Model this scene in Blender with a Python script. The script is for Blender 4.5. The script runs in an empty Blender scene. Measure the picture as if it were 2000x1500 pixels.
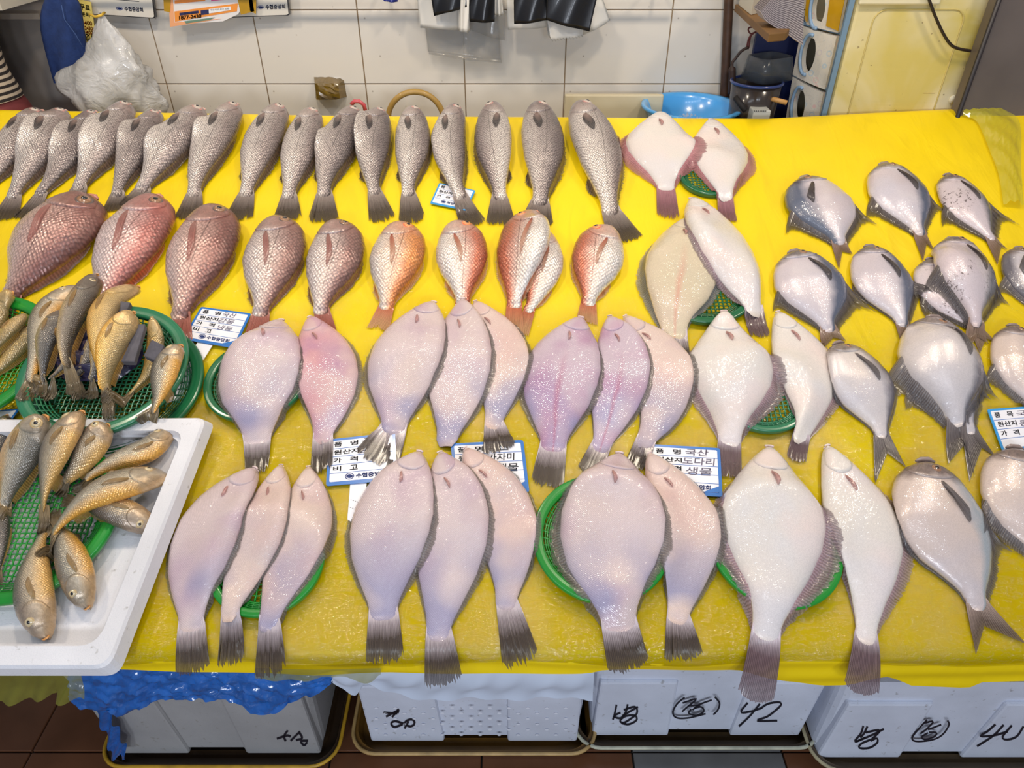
import bpy, math, random
import numpy as np
from mathutils import Vector
random.seed(7); rng = np.random.RandomState(11)
SC = bpy.context.scene
COL = SC.collection
# ------------------------------------------------------------------ camera, world, lamps, exposure
F_PX = 1400.0; PITCH = math.radians(36); CAM = np.array([0.0, 0.0, 1.70])
cd = bpy.data.cameras.new('camera'); cam = bpy.data.objects.new('camera', cd); COL.objects.link(cam)
cd.sensor_width = 36.0; cd.lens = F_PX / 2000 * 36.0; cd.clip_start = 0.02
cam.location = CAM; cam.rotation_euler = (math.pi / 2 - PITCH, 0, 0); SC.camera = cam
w = bpy.data.worlds.new('hall'); SC.world = w; w.use_nodes = True
w.node_tree.nodes['Background'].inputs[0].default_value = (0.74, 0.82, 1.0, 1)
w.node_tree.nodes['Background'].inputs[1].default_value = 0.3
def lamp(name, loc, size, power, color, target=None, shape='DISK'):
    d = bpy.data.lights.new(name, 'AREA'); d.shape = shape; d.size = size; d.energy = power; d.color = color
    o = bpy.data.objects.new(name, d); COL.objects.link(o); o.location = loc
    t = Vector(target) if target else Vector((loc[0], loc[1], 0))
    o.rotation_euler = (t - Vector(loc)).to_track_quat('-Z', 'Y').to_euler(); return o
for lx, ly, lp in ((-1.35, 1.3, 10.6), (-0.45, 1.3, 9.6), (0.45, 1.3, 9.6), (1.35, 1.3, 9)):
    lamp('stall_lamp', (lx, ly, 2.55), 0.16, lp, (1.0, 0.86, 0.68), target=(lx * 0.9, 1.45, 1.0))
for lx in (-1.3, -0.9, -0.5, -0.1, 0.3, 0.7, 1.1):
    lamp('aisle_lamp', (lx, -0.25, 3.3), 0.12, 2.2, (0.82, 0.9, 1.0), target=(lx, 0.9, 0.8))
for lx in (-0.8, 0.0, 0.8):
    lamp('box_front_fill', (lx, -2.0, 1.8), 0.4, 18, (0.84, 0.9, 1.0), target=(lx, 0.8, 0.2))  # unseen fill lights added behind the camera to brighten the foam box fronts
SC.view_settings.view_transform = 'Standard'; SC.view_settings.look = 'None'
SC.view_settings.exposure = -0.12; SC.view_settings.gamma = 1.0; SC.view_settings.use_curve_mapping = False
# ------------------------------------------------------------------ node helper and materials
def lin(c):
    return tuple(((x / 255.0) / 12.92 if x <= 10 else (((x / 255.0) + 0.055) / 1.055) ** 2.4) for x in c[:3]) + (1.0,)
class NT:
    def __init__(s, name):
        s.m = bpy.data.materials.new(name); s.m.use_nodes = True; s.t = s.m.node_tree
        s.b = s.t.nodes['Principled BSDF']; s.out = s.t.nodes['Material Output']
    def n(s, typ, **k):
        x = s.t.nodes.new(typ)
        for a, v in k.items(): setattr(x, a, v)
        return x
    def set(s, sock, v):
        if v is None: return
        if isinstance(v, bpy.types.NodeSocket): s.t.links.new(v, sock)
        else:
            if sock.type == 'RGBA' and len(v) == 3: v = tuple(v) + (1,)
            sock.default_value = v
    def p(s, **k):
        for a, v in k.items(): s.set(s.b.inputs[a.replace('_', ' ')], v)
        return s
    def uv(s, name='UVMap'): return s.n('ShaderNodeUVMap', uv_map=name).outputs[0]
    def obj(s): return s.n('ShaderNodeTexCoord').outputs['Object']
    def rnd(s): return s.n('ShaderNodeObjectInfo').outputs['Random']
    def sep(s, v):
        x = s.n('ShaderNodeSeparateXYZ'); s.set(x.inputs[0], v); return x.outputs
    def comb(s, x, y, z=0.0):
        c = s.n('ShaderNodeCombineXYZ')
        for i, v in enumerate((x, y, z)): s.set(c.inputs[i], v)
        return c.outputs[0]
    def vm(s, op, a, b=None):
        x = s.n('ShaderNodeVectorMath', operation=op); s.set(x.inputs[0], a); s.set(x.inputs[1], b); return x.outputs[0]
    def math(s, op, a, b=None, clamp=False):
        x = s.n('ShaderNodeMath', operation=op, use_clamp=clamp); s.set(x.inputs[0], a)
        if b is not None: s.set(x.inputs[1], b)
        return x.outputs[0]
    def mr(s, v, a, b, c=0.0, d=1.0):
        x = s.n('ShaderNodeMapRange'); s.set(x.inputs[0], v)
        for i, q in enumerate((a, b, c, d)): s.set(x.inputs[i + 1], q)
        return x.outputs[0]
    def noise(s, v, scale, detail=3.0, rough=0.5, dist=0.0):
        x = s.n('ShaderNodeTexNoise'); s.set(x.inputs['Vector'], v); x.inputs['Scale'].default_value = scale
        x.inputs['Detail'].default_value = detail; x.inputs['Roughness'].default_value = rough
        x.inputs['Distortion'].default_value = dist; return x.outputs[0]
    def vor(s, v, scale, rnd=1.0, feature='F1', out=0, dims='3D'):
        x = s.n('ShaderNodeTexVoronoi', feature=feature, voronoi_dimensions=dims); s.set(x.inputs['Vector'], v)
        x.inputs['Scale'].default_value = scale; x.inputs['Randomness'].default_value = rnd; return x.outputs[out]
    def wave(s, v, scale, dist=0.0, axis='X', det=1.0):
        x = s.n('ShaderNodeTexWave', bands_direction=axis); s.set(x.inputs['Vector'], v); x.inputs['Scale'].default_value = scale
        x.inputs['Distortion'].default_value = dist; x.inputs['Detail'].default_value = det; return x.outputs['Fac']
    def ramp(s, f, pts, interp='LINEAR'):
        x = s.n('ShaderNodeValToRGB'); s.set(x.inputs[0], f); e = x.color_ramp.elements; x.color_ramp.interpolation = interp
        while len(e) < len(pts): e.new(0.5)
        for i, (p, c) in enumerate(pts):
            e[i].position = p; e[i].color = c if len(c) == 4 else tuple(c) + (1,)
        return x.outputs[0]
    def mix(s, f, a, b, mode='MIX'):
        x = s.n('ShaderNodeMix', data_type='RGBA', blend_type=mode); s.set(x.inputs[0], f)
        s.set(x.inputs[6], a); s.set(x.inputs[7], b); return x.outputs[2]
    def bump(s, h, strength=0.3, dist=0.001, normal=None):
        x = s.n('ShaderNodeBump'); x.inputs['Strength'].default_value = strength; x.inputs['Distance'].default_value = dist
        s.set(x.inputs['Height'], h); s.set(x.inputs['Normal'], normal); return x.outputs[0]
MC = {}
def simple(name, col, rough=0.5, metal=0.0, coat=0.0, noise=0.0, nscale=20.0, bump=0.0, alpha=1.0, trans=0.0, spots=None):
    key = (name, tuple(col))
    if key in MC: return MC[key]
    t = NT(name); c = lin(col)
    ob = t.obj()
    if noise > 0:
        nz = t.noise(ob, nscale, 4)
        dark = tuple(x * (1 - noise) for x in c[:3]) + (1,)
        cc = t.mix(t.mr(nz, 0.3, 0.7), dark, c)
    else: cc = c
    if spots:
        sp = t.vor(ob, spots[1]); cc = t.mix(t.mr(sp, 0.0, 0.09, 0.8, 0.0), cc, lin(spots[0]))
    t.p(Base_Color=cc, Roughness=rough, Metallic=metal, Coat_Weight=coat, Coat_Roughness=0.12, Alpha=alpha, Transmission_Weight=trans)
    if bump: t.p(Normal=t.bump(t.noise(ob, nscale * 2.5, 4), bump, 0.002))
    MC[key] = t.m; return t.m
def m_scaled(name, dors, mid, belly, head, scale=0.0045, headt=0.2, rough=0.32, metal=0.36, sbump=0.7, patch=None, line=True, contrast=0.55):
    if name in MC: return MC[name]
    t = NT(name); uv = t.uv(); u = t.sep(uv); me = t.uv('metric'); rd = t.rnd()
    off = t.math('MULTIPLY', rd, 37.0)
    nv = t.vm('ADD', me, t.comb(off, off, off))
    base = t.ramp(t.math('ADD', u[1], t.mr(t.noise(nv, 25, 3), 0, 1, -0.12, 0.12)), [(0.05, lin(belly)), (0.42, lin(mid)), (0.8, lin(dors)), (0.97, tuple(x * 0.7 for x in lin(dors)[:3]))])
    if patch: base = t.mix(t.mr(t.noise(nv, 14, 2), 0.5, 0.72, 0, patch[1]), base, lin(patch[0]))
    hn = t.mr(t.math('ADD', u[0], t.mr(t.noise(nv, 60, 2), 0, 1, -0.03, 0.03)), headt - 0.05, headt + 0.03, 1.0, 0.0)
    ms = t.sep(me)
    sx = t.math('DIVIDE', ms[0], scale); sy = t.math('DIVIDE', ms[1], scale * 0.8)
    sv = t.comb(t.math('MULTIPLY', t.math('ADD', sx, sy), .7), t.math('MULTIPLY', t.math('SUBTRACT', sx, sy), .7), 0.0)
    cell = t.vor(sv, 1.0, 0.38, dims='2D')
    cf = t.mr(cell, 0.1, 0.72, 1.0, 0.0)
    amt = t.math('MULTIPLY', t.math('SUBTRACT', 1.0, hn), contrast)
    tint = t.mix(cf, (0.36, 0.33, 0.33, 1), (1.5, 1.5, 1.5, 1))  # dark scale edges; over-bright centres paint sparkle into the skin colour
    col = t.mix(amt, base, tint, 'MULTIPLY')
    hcol = t.mix(t.mr(t.noise(nv, 90, 4, 0.65), 0.35, 0.65), tuple(x * 0.62 for x in lin(head)[:3]) + (1,), lin(head))
    col = t.mix(hn, col, t.mix(0.35, hcol, base))
    col = t.mix(t.mr(t.noise(nv, 220, 3, 0.7), 0.3, 0.7, 0.0, 0.35), col, (0.25, 0.22, 0.22, 1), 'MULTIPLY')
    if line:
        lpos = t.math('ADD', t.math('MULTIPLY', t.math('SUBTRACT', u[0], 1.0), t.math('MULTIPLY', t.math('SUBTRACT', u[0], 1.0), 0.22)), 0.5)
        d = t.math('ABSOLUTE', t.math('SUBTRACT', u[1], lpos))
        lf = t.math('MULTIPLY', t.mr(d, 0.004, 0.013, 0.6, 0.0), t.mr(hn, 0, 1, 1, 0))
        col = t.mix(lf, col, tuple(x * 0.2 for x in lin(dors)[:3]) + (1,))
    hgt = t.math('MULTIPLY', cf, t.math('SUBTRACT', 1.0, t.math('MULTIPLY', hn, 0.9)))
    b1 = t.bump(hgt, sbump, 0.0009); b2 = t.bump(t.noise(nv, 210, 3, 0.6), 0.35, 0.0012, b1)
    t.p(Base_Color=col, Roughness=t.mr(t.noise(nv, 60, 2), 0.3, 0.7, rough - 0.08, rough + 0.14), Metallic=metal, Coat_Weight=0.7, Coat_Roughness=0.08, Normal=b2, Coat_Normal=t.bump(t.noise(nv, 160, 3, .7), .7, .002, b1))
    MC[name] = t.m; return t.m
def m_smooth(name, base, p1, p2, p3, rough=0.3, amt=(0.6, 0.5, 0.35), chevron=0.25, glit=0.5, edge=None, dark=None, head=None, metal=0.0, centre=None, mott=None):
    if name in MC: return MC[name]
    t = NT(name); u = t.sep(t.uv()); me = t.uv('metric'); rd = t.rnd(); off = t.math('MULTIPLY', rd, 53.0)
    nv = t.vm('ADD', me, t.comb(off, off, off))
    col = t.mix(t.mr(t.noise(nv, 9, 2), 0.46, 0.68, 0, amt[0]), lin(base), lin(p1))
    nv2 = t.vm('ADD', nv, (5, 3, 1)); nv3 = t.vm('ADD', nv, (9, 2, 7))
    col = t.mix(t.mr(t.noise(nv2, 13, 2), 0.5, 0.72, 0, amt[1]), col, lin(p2))
    col = t.mix(t.math('MULTIPLY', t.mr(t.noise(nv3, 11, 1), 0.4, 0.6), t.mr(u[0], 0.45, 0.85, 0, amt[2])), col, lin(p3))
    if dark:   # back side colour towards v=1
        col = t.mix(t.mr(t.math('ADD', u[1], t.mr(t.noise(nv, 30, 3), 0, 1, -0.1, 0.1)), dark[1], dark[2]), col, lin(dark[0]))
    if centre:
        d = t.math('ABSOLUTE', t.math('SUBTRACT', u[1], t.mr(t.noise(nv, 20, 2), 0, 1, 0.46, 0.54)))
        col = t.mix(t.math('MULTIPLY', t.mr(d, 0.0, 0.07, 0.55, 0), t.mr(u[0], 0.3, 0.6)), col, lin(centre))
    if head:
        hn = t.mr(t.math('ADD', u[0], t.mr(t.noise(nv, 45, 3), 0, 1, -0.05, 0.05)), head[1] - 0.03, head[1] + 0.04, 0.85, 0.0)
        hc = t.mix(t.mr(t.noise(nv, 110, 4, 0.7), 0.38, 0.62), tuple(x * 0.5 for x in lin(head[0])[:3]) + (1,), lin(head[0]))
        col = t.mix(hn, col, hc)
    if mott:
        mk = t.math('MULTIPLY', t.mr(t.noise(nv, 110, 4, 0.75), 0.56, 0.6), t.mr(t.noise(nv2, 16, 2), 0.5, 0.6, 0, mott[1]))
        col = t.mix(mk, col, lin(mott[0]))
    ms = t.sep(me)
    ch = t.wave(t.comb(t.math('ADD', ms[0], t.math('MULTIPLY', t.math('ABSOLUTE', ms[1]), 0.9)), 0, 0), 95, 0.6)
    col = t.mix(t.mr(ch, 0, 1, chevron * 0.35, 0), col, (0.45, 0.36, 0.38, 1), 'MULTIPLY')
    col = t.mix(t.mr(t.noise(nv, 600, 2), 0.4, 0.6, 0, 0.16), col, (0.4, 0.4, 0.42, 1), 'MULTIPLY')
    b1 = t.bump(ch, chevron * 0.35, 0.0005); b2 = t.bump(t.noise(nv, 380, 3, 0.7), glit, 0.0006, b1)
    b3 = t.bump(t.noise(nv, 130, 2, .6), 0.5 + .5 * glit, 0.0024, t.bump(t.noise(nv, 420, 1), 0.35 * glit, 0.0006, t.bump(t.noise(nv, 40, 3), 0.35, 0.003, b1)))
    t.p(Base_Color=col, Roughness=rough + .14, Metallic=metal, Specular_IOR_Level=.3, Coat_Weight=0.9, Coat_Roughness=0.06, Normal=t.bump(t.noise(nv, 200, 3, .65), 0.12, 0.002, b1), Coat_Normal=b3, Subsurface_Weight=0.0)
    MC[name] = t.m; return t.m
def m_fin(name, base, tip, alpha=0.85, rays=40.0, edge=0.6, r0=0.0, r1=.75):
    if name in MC: return MC[name]
    t = NT(name); u = t.sep(t.uv())
    col = t.ramp(u[1], [(r0, lin(base)), (r1, lin(tip))])
    wv = t.wave(t.comb(t.math('ADD', u[0], t.mr(t.noise(t.uv(), 9, 2), 0, 1, -0.01, 0.01)), 0, 0), rays * 0.314, 0.0)
    col = t.mix(t.math('MULTIPLY', t.mr(wv, 0.2, 0.8, 0.6, 0), t.mr(u[1], r0, r0 + .15)), col, (0.3, 0.26, 0.26, 1), 'MULTIPLY')
    col = t.mix(t.mr(t.noise(t.obj(), 90, 3), 0.4, 0.65, 0, 0.22), col, (0.5, 0.45, 0.45, 1), 'MULTIPLY')
    al = t.math('MULTIPLY', t.mr(u[1], 0.2, 1.0, alpha, alpha * edge), t.mr(wv, 0, 1, 1.0, 0.88))
    t.p(Base_Color=col, Roughness=0.33, Coat_Weight=0.5, Coat_Roughness=0.15, Alpha=al, Normal=t.bump(wv, 0.6, 0.0012))
    MC[name] = t.m; return t.m
# ------------------------------------------------------------------ objects
def setp(o, label=None, cat=None, group=None, kind=None):
    for k, v in (('label', label), ('category', cat), ('group', group), ('kind', kind)):
        if v: o[k] = v
    return o
def empty(name, loc, label=None, cat=None, group=None, kind=None):
    o = bpy.data.objects.new(name, None); o.empty_display_size = 0.02; COL.objects.link(o); o.location = loc
    return setp(o, label, cat, group, kind)
def locof(o):
    v = np.array(o.location)
    if o.parent: v = v + locof(o.parent)
    return v
def mesh(name, V, Fc, mat, parent=None, smooth=True, uv=None, met=None, origin=None, label=None, kind=None):
    V = np.asarray(V, float)
    if parent is not None: org = locof(parent)
    else: org = V.mean(0) if origin is None else np.array(origin, float)
    me = bpy.data.meshes.new(name)
    me.from_pydata((V - org).tolist(), [], Fc)
    if smooth: me.polygons.foreach_set('use_smooth', [True] * len(me.polygons))
    li = None
    for nm, arr in (('UVMap', uv), ('metric', met)):
        if arr is not None:
            if li is None:
                li = np.zeros(len(me.loops), int); me.loops.foreach_get('vertex_index', li)
            l = me.uv_layers.new(name=nm); l.data.foreach_set('uv', np.asarray(arr, float)[li].ravel())
    me.materials.append(mat); me.update()
    o = bpy.data.objects.new(name, me); COL.objects.link(o)
    if parent is not None: o.parent = parent
    else: o.location = org
    if label: o['label'] = label
    if kind: o['kind'] = kind
    return o
def gridf(n, m, off=0, wrap=False):
    f = []
    mm = m if wrap else m - 1
    for i in range(n - 1):
        for j in range(mm):
            f.append((off + i * m + j, off + i * m + (j + 1) % m, off + (i + 1) * m + (j + 1) % m, off + (i + 1) * m + j))
    return f
def bevel(o, wdt, seg=2):
    m = o.modifiers.new('bevel', 'BEVEL'); m.width = wdt; m.segments = seg; m.limit_method = 'ANGLE'; m.angle_limit = math.radians(35)
    return o
BOXF = [(0, 3, 2, 1), (4, 5, 6, 7), (0, 1, 5, 4), (1, 2, 6, 5), (2, 3, 7, 6), (3, 0, 4, 7)]
def box(name, lo, hi, mat, parent=None, bev=0.0, **k):
    x0, y0, z0 = lo; x1, y1, z1 = hi
    V = [(x0, y0, z0), (x1, y0, z0), (x1, y1, z0), (x0, y1, z0), (x0, y0, z1), (x1, y0, z1), (x1, y1, z1), (x0, y1, z1)]
    o = mesh(name, V, BOXF, mat, parent, smooth=False, **k)
    if bev: bevel(o, bev)
    return o
def prism(name, bot, top, mat, parent=None, bev=0.0, smooth=False, **k):
    n = len(bot); V = list(bot) + list(top)
    Fc = [tuple(range(n - 1, -1, -1)), tuple(range(n, 2 * n))] + [(i, (i + 1) % n, n + (i + 1) % n, n + i) for i in range(n)]
    o = mesh(name, V, Fc, mat, parent, smooth=smooth, **k)
    if bev: bevel(o, bev)
    return o
def tubev(pts, r, n=8, closed=False):
    P = [np.array(p, float) for p in pts]; V = []; m = len(P)
    rr = r if hasattr(r, '__len__') else [r] * m
    up = None
    for i, p in enumerate(P):
        a = P[(i - 1) % m] if (closed or i > 0) else P[i]; b = P[(i + 1) % m] if (closed or i < m - 1) else P[i]
        d = b - a; d /= np.linalg.norm(d) + 1e-9
        if up is None:
            up = np.array([0, 0, 1.0]) if abs(d[2]) < 0.9 else np.array([1.0, 0, 0])
        x = np.cross(d, up); x /= np.linalg.norm(x) + 1e-9; y = np.cross(x, d); up = y
        for k in range(n):
            an = 2 * math.pi * k / n; V.append(p + rr[i] * (x * math.cos(an) + y * math.sin(an)))
    Fc = []
    for i in range(m if closed else m - 1):
        for k in range(n):
            Fc.append((i * n + k, i * n + (k + 1) % n, ((i + 1) % m) * n + (k + 1) % n, ((i + 1) % m) * n + k))
    if not closed: Fc += [tuple(range(n - 1, -1, -1)), tuple(range((m - 1) * n, m * n))]
    return V, Fc
def tube(name, pts, r, mat, parent=None, n=8, closed=False, **k):
    V, Fc = tubev(pts, r, n, closed); return mesh(name, V, Fc, mat, parent, **k)
def crs(pts, n):
    P = np.asarray(pts, float)
    if len(P) == 2: return P[0] + (P[1] - P[0]) * np.linspace(0, 1, n)[:, None]
    Q = np.vstack([2 * P[0] - P[1], P, 2 * P[-1] - P[-2]]); out = []
    for i in range(len(P) - 1):
        p0, p1, p2, p3 = Q[i:i + 4]
        for tt in np.linspace(0, 1, 24, endpoint=False):
            out.append(0.5 * ((2 * p1) + (-p0 + p2) * tt + (2 * p0 - 5 * p1 + 4 * p2 - p3) * tt ** 2 + (-p0 + 3 * p1 - 3 * p2 + p3) * tt ** 3))
    out.append(P[-1]); out = np.array(out)
    s = np.r_[0, np.cumsum(np.linalg.norm(np.diff(out, axis=0), axis=1))]
    q = (np.linspace(0, 1, n) if np.isscalar(n) else np.asarray(n)) * s[-1]
    return np.stack([np.interp(q, s, out[:, k]) for k in range(out.shape[1])], 1)
# ------------------------------------------------------------------ geometry of the view and the sloping table
FW = np.array([0, math.cos(PITCH), -math.sin(PITCH)]); UPV = np.array([0, math.sin(PITCH), math.cos(PITCH)])
def ray(px, py): return FW + np.array([1.0, 0, 0]) * (px - 1000) / F_PX + UPV * (750 - py) / F_PX
def proj(p):
    d = np.asarray(p, float) - CAM; z = d @ FW
    return np.array([1000 + F_PX * d[0] / z, 750 - F_PX * (d @ UPV) / z])
def at(px, py, Y):
    d = ray(px, py); return CAM + d * (Y / d[1])
def atz(px, py, Z):
    d = ray(px, py); return CAM + d * ((Z - CAM[2]) / d[2])
TILT = math.radians(18); CA, SA = math.cos(TILT), math.sin(TILT)
Y0, Z0 = 0.649, 0.75
def S(u, v, h, R=0.12, mx=math.radians(35)):
    u, v, h = np.broadcast_arrays(np.asarray(u, float), np.asarray(v, float), np.asarray(h, float))
    ph = np.clip(-v / R, 0, mx); ex = np.clip(-v - mx * R, 0, None)
    v2 = np.where(v < 0, -(R + h) * np.sin(ph) - ex * math.cos(mx), v)
    h2 = np.where(v < 0, (R + h) * np.cos(ph) - R - ex * math.sin(mx), h)
    return np.stack([u, Y0 + v2 * CA - h2 * SA, Z0 + v2 * SA + h2 * CA], -1)
def P(px, py, h=0.003):
    lo, hi = -0.35, 2.2
    for _ in range(30):
        m = (lo + hi) / 2
        if proj(S(0, m, h))[1] > py: lo = m
        else: hi = m
    v = (lo + hi) / 2; p = S(0, v, h); z = (p - CAM) @ FW
    return np.array([(px - 1000) / F_PX * z, v])
# height map of what lies on the table (u, v) -> h
RES = 0.005; U0, V0 = -1.8, -0.35; NU, NV = 720, 420
HM = np.full((NU, NV), 0.003)
def hget(u, v):
    i = np.clip(((np.asarray(u) - U0) / RES).astype(int), 0, NU - 1); j = np.clip(((np.asarray(v) - V0) / RES).astype(int), 0, NV - 1)
    return HM[i, j]
def hput(u, v, h):
    i = np.clip(((np.ravel(u) - U0) / RES).astype(int), 0, NU - 1); j = np.clip(((np.ravel(v) - V0) / RES).astype(int), 0, NV - 1)
    np.maximum.at(HM, (i, j), np.ravel(h))
def hsplat(G):
    a = G
    for _ in range(2):
        b = np.empty((a.shape[0] * 2 - 1, a.shape[1], 3)); b[::2] = a; b[1::2] = (a[1:] + a[:-1]) / 2; a = b
        b = np.empty((a.shape[0], a.shape[1] * 2 - 1, 3)); b[:, ::2] = a; b[:, 1::2] = (a[:, 1:] + a[:, :-1]) / 2; a = b
    hput(a[..., 0], a[..., 1], a[..., 2])
def hrect(pts, h):
    us = [p[0] for p in pts]; vs = [p[1] for p in pts]
    ii, jj = np.meshgrid(np.arange(NU), np.arange(NV), indexing='ij'); uu = U0 + ii * RES; vv = V0 + jj * RES
    ins = np.ones_like(uu, bool); n = len(pts)
    ar = sum(pts[i][0] * pts[(i + 1) % n][1] - pts[(i + 1) % n][0] * pts[i][1] for i in range(n))
    for i in range(n):
        a, b = pts[i], pts[(i + 1) % n]
        c = (b[0] - a[0]) * (vv - a[1]) - (b[1] - a[1]) * (uu - a[0]); ins &= (c * np.sign(ar) > -1e-6)
    HM[ins] = np.maximum(HM[ins], h); return ins
# ------------------------------------------------------------------ fish builder
PR = {
 'croaker': ([(0, .02), (.012, .22), (.04, .45), (.1, .7), (.18, .86), (.3, .98), (.42, 1), (.58, .9), (.74, .62), (.87, .4), (1, .33)],
             [(0, .02), (.012, .2), (.04, .4), (.1, .62), (.18, .8), (.3, .97), (.42, 1), (.58, .92), (.74, .62), (.87, .37), (1, .3)]),
 'bream': ([(0, .02), (.01, .22), (.04, .5), (.1, .76), (.2, .95), (.32, 1), (.48, .95), (.64, .74), (.78, .47), (.9, .27), (1, .25)],
           [(0, .02), (.01, .18), (.04, .38), (.1, .6), (.2, .8), (.34, .97), (.48, 1), (.64, .82), (.78, .5), (.9, .27), (1, .25)]),
 'flat': ([(0, .02), (.012, .14), (.04, .27), (.1, .48), (.18, .7), (.28, .88), (.4, 1), (.53, .98), (.67, .82), (.79, .57), (.9, .35), (1, .27)],) * 2,
 'diam': ([(0, .02), (.012, .12), (.04, .24), (.1, .42), (.2, .68), (.32, .92), (.42, 1), (.53, .93), (.66, .7), (.79, .42), (.9, .26), (1, .22)],) * 2,
 'pomf': ([(0, .03), (.015, .26), (.05, .5), (.12, .72), (.24, .9), (.38, 1), (.5, .97), (.63, .82), (.76, .54), (.88, .26), (1, .15)],
          [(0, .03), (.015, .24), (.05, .46), (.12, .68), (.24, .86), (.4, 1), (.52, .98), (.65, .82), (.77, .53), (.88, .26), (1, .15)]),
 'ycro': ([(0, .03), (.012, .25), (.05, .55), (.12, .78), (.22, .95), (.35, 1), (.5, .9), (.65, .68), (.8, .42), (.9, .3), (1, .26)],
          [(0, .03), (.012, .25), (.05, .52), (.12, .76), (.22, .94), (.35, 1), (.5, .95), (.65, .72), (.8, .42), (.9, .28), (1, .24)]),
}
TT = [(0, .42), (.02, .68), (.06, .86), (.13, .97), (.25, 1), (.42, 1), (.6, .82), (.78, .54), (.9, .34), (.96, .25), (.985, .13), (1, .02)]
SP = {
 'croaker': dict(prof='croaker', T=.6, eh=.42, eye=(.09, .4, .1), gill=(.08, .225), mouth=1, pect=(.235, -.22, .17, .2, .02), dors=(.34, .95, .11, .35), anal=(.68, .82, .12, .5), tail=(1.15, .0), nr=30, spiky=.5),
 'bream': dict(prof='bream', T=.42, eh=.35, eye=(.13, .46, .085), gill=(.1, .27), mouth=1, pect=(.27, -.2, .34, .11, .12), dors=(.4, .93, .07, .3), anal=(.68, .92, .09, .4), tail=(1.3, .35), nr=30, spiky=.5),
 'flat': dict(prof='flat', T=.2, eh=.16, eye=None, gill=(.045, .16), mouth=1, pect=(.185, -.15, .07, .06, .1), dors=(.1, .95, .11, .35), anal=(.16, .95, .11, .35), tail=(1.9, 0), nr=64, spiky=.12),
 'diam': dict(prof='diam', T=.19, eh=.14, eye=None, gill=(.05, .175), mouth=1, pect=(.19, -.1, .09, .07, .1), dors=(.14, .95, .15, .35), anal=(.18, .95, .15, .35), tail=(1.5, 0), nr=64, spiky=.1),
 'pomf': dict(prof='pomf', T=.25, eh=.2, eye=(.085, .12, .055), gill=(.05, .17), mouth=1, pect=(.19, .12, .3, .12, .25), dors=(.42, .95, .34, 1.5), anal=(.42, .95, .34, 1.5), tail=(1.0, .8), nr=44, spiky=.1),
 'ycro': dict(prof='ycro', T=.62, eh=.42, eye=(.11, .38, .11), gill=(.1, .25), mouth=1, pect=(.26, -.25, .2, .16, .1), dors=(.38, .93, .08, .4), anal=(.66, .8, .1, .6), tail=(1.3, .0), nr=24, spiky=.3),
}
FINW = lambda x: np.interp(x, [0, .06, .25, .55, .8, 1], [0, .35, .75, 1, .6, .1])
FINP = lambda x: np.interp(x, [0, .04, .12, .22, .4, 1], [0, .7, 1, .6, .36, .18])
def pxpm(u, v, h, n):
    a = proj(S(u + n[0] * .01, v + n[1] * .01, h)); b = proj(S(u - n[0] * .01, v - n[1] * .01, h)); return np.linalg.norm(a - b) / .02
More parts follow.
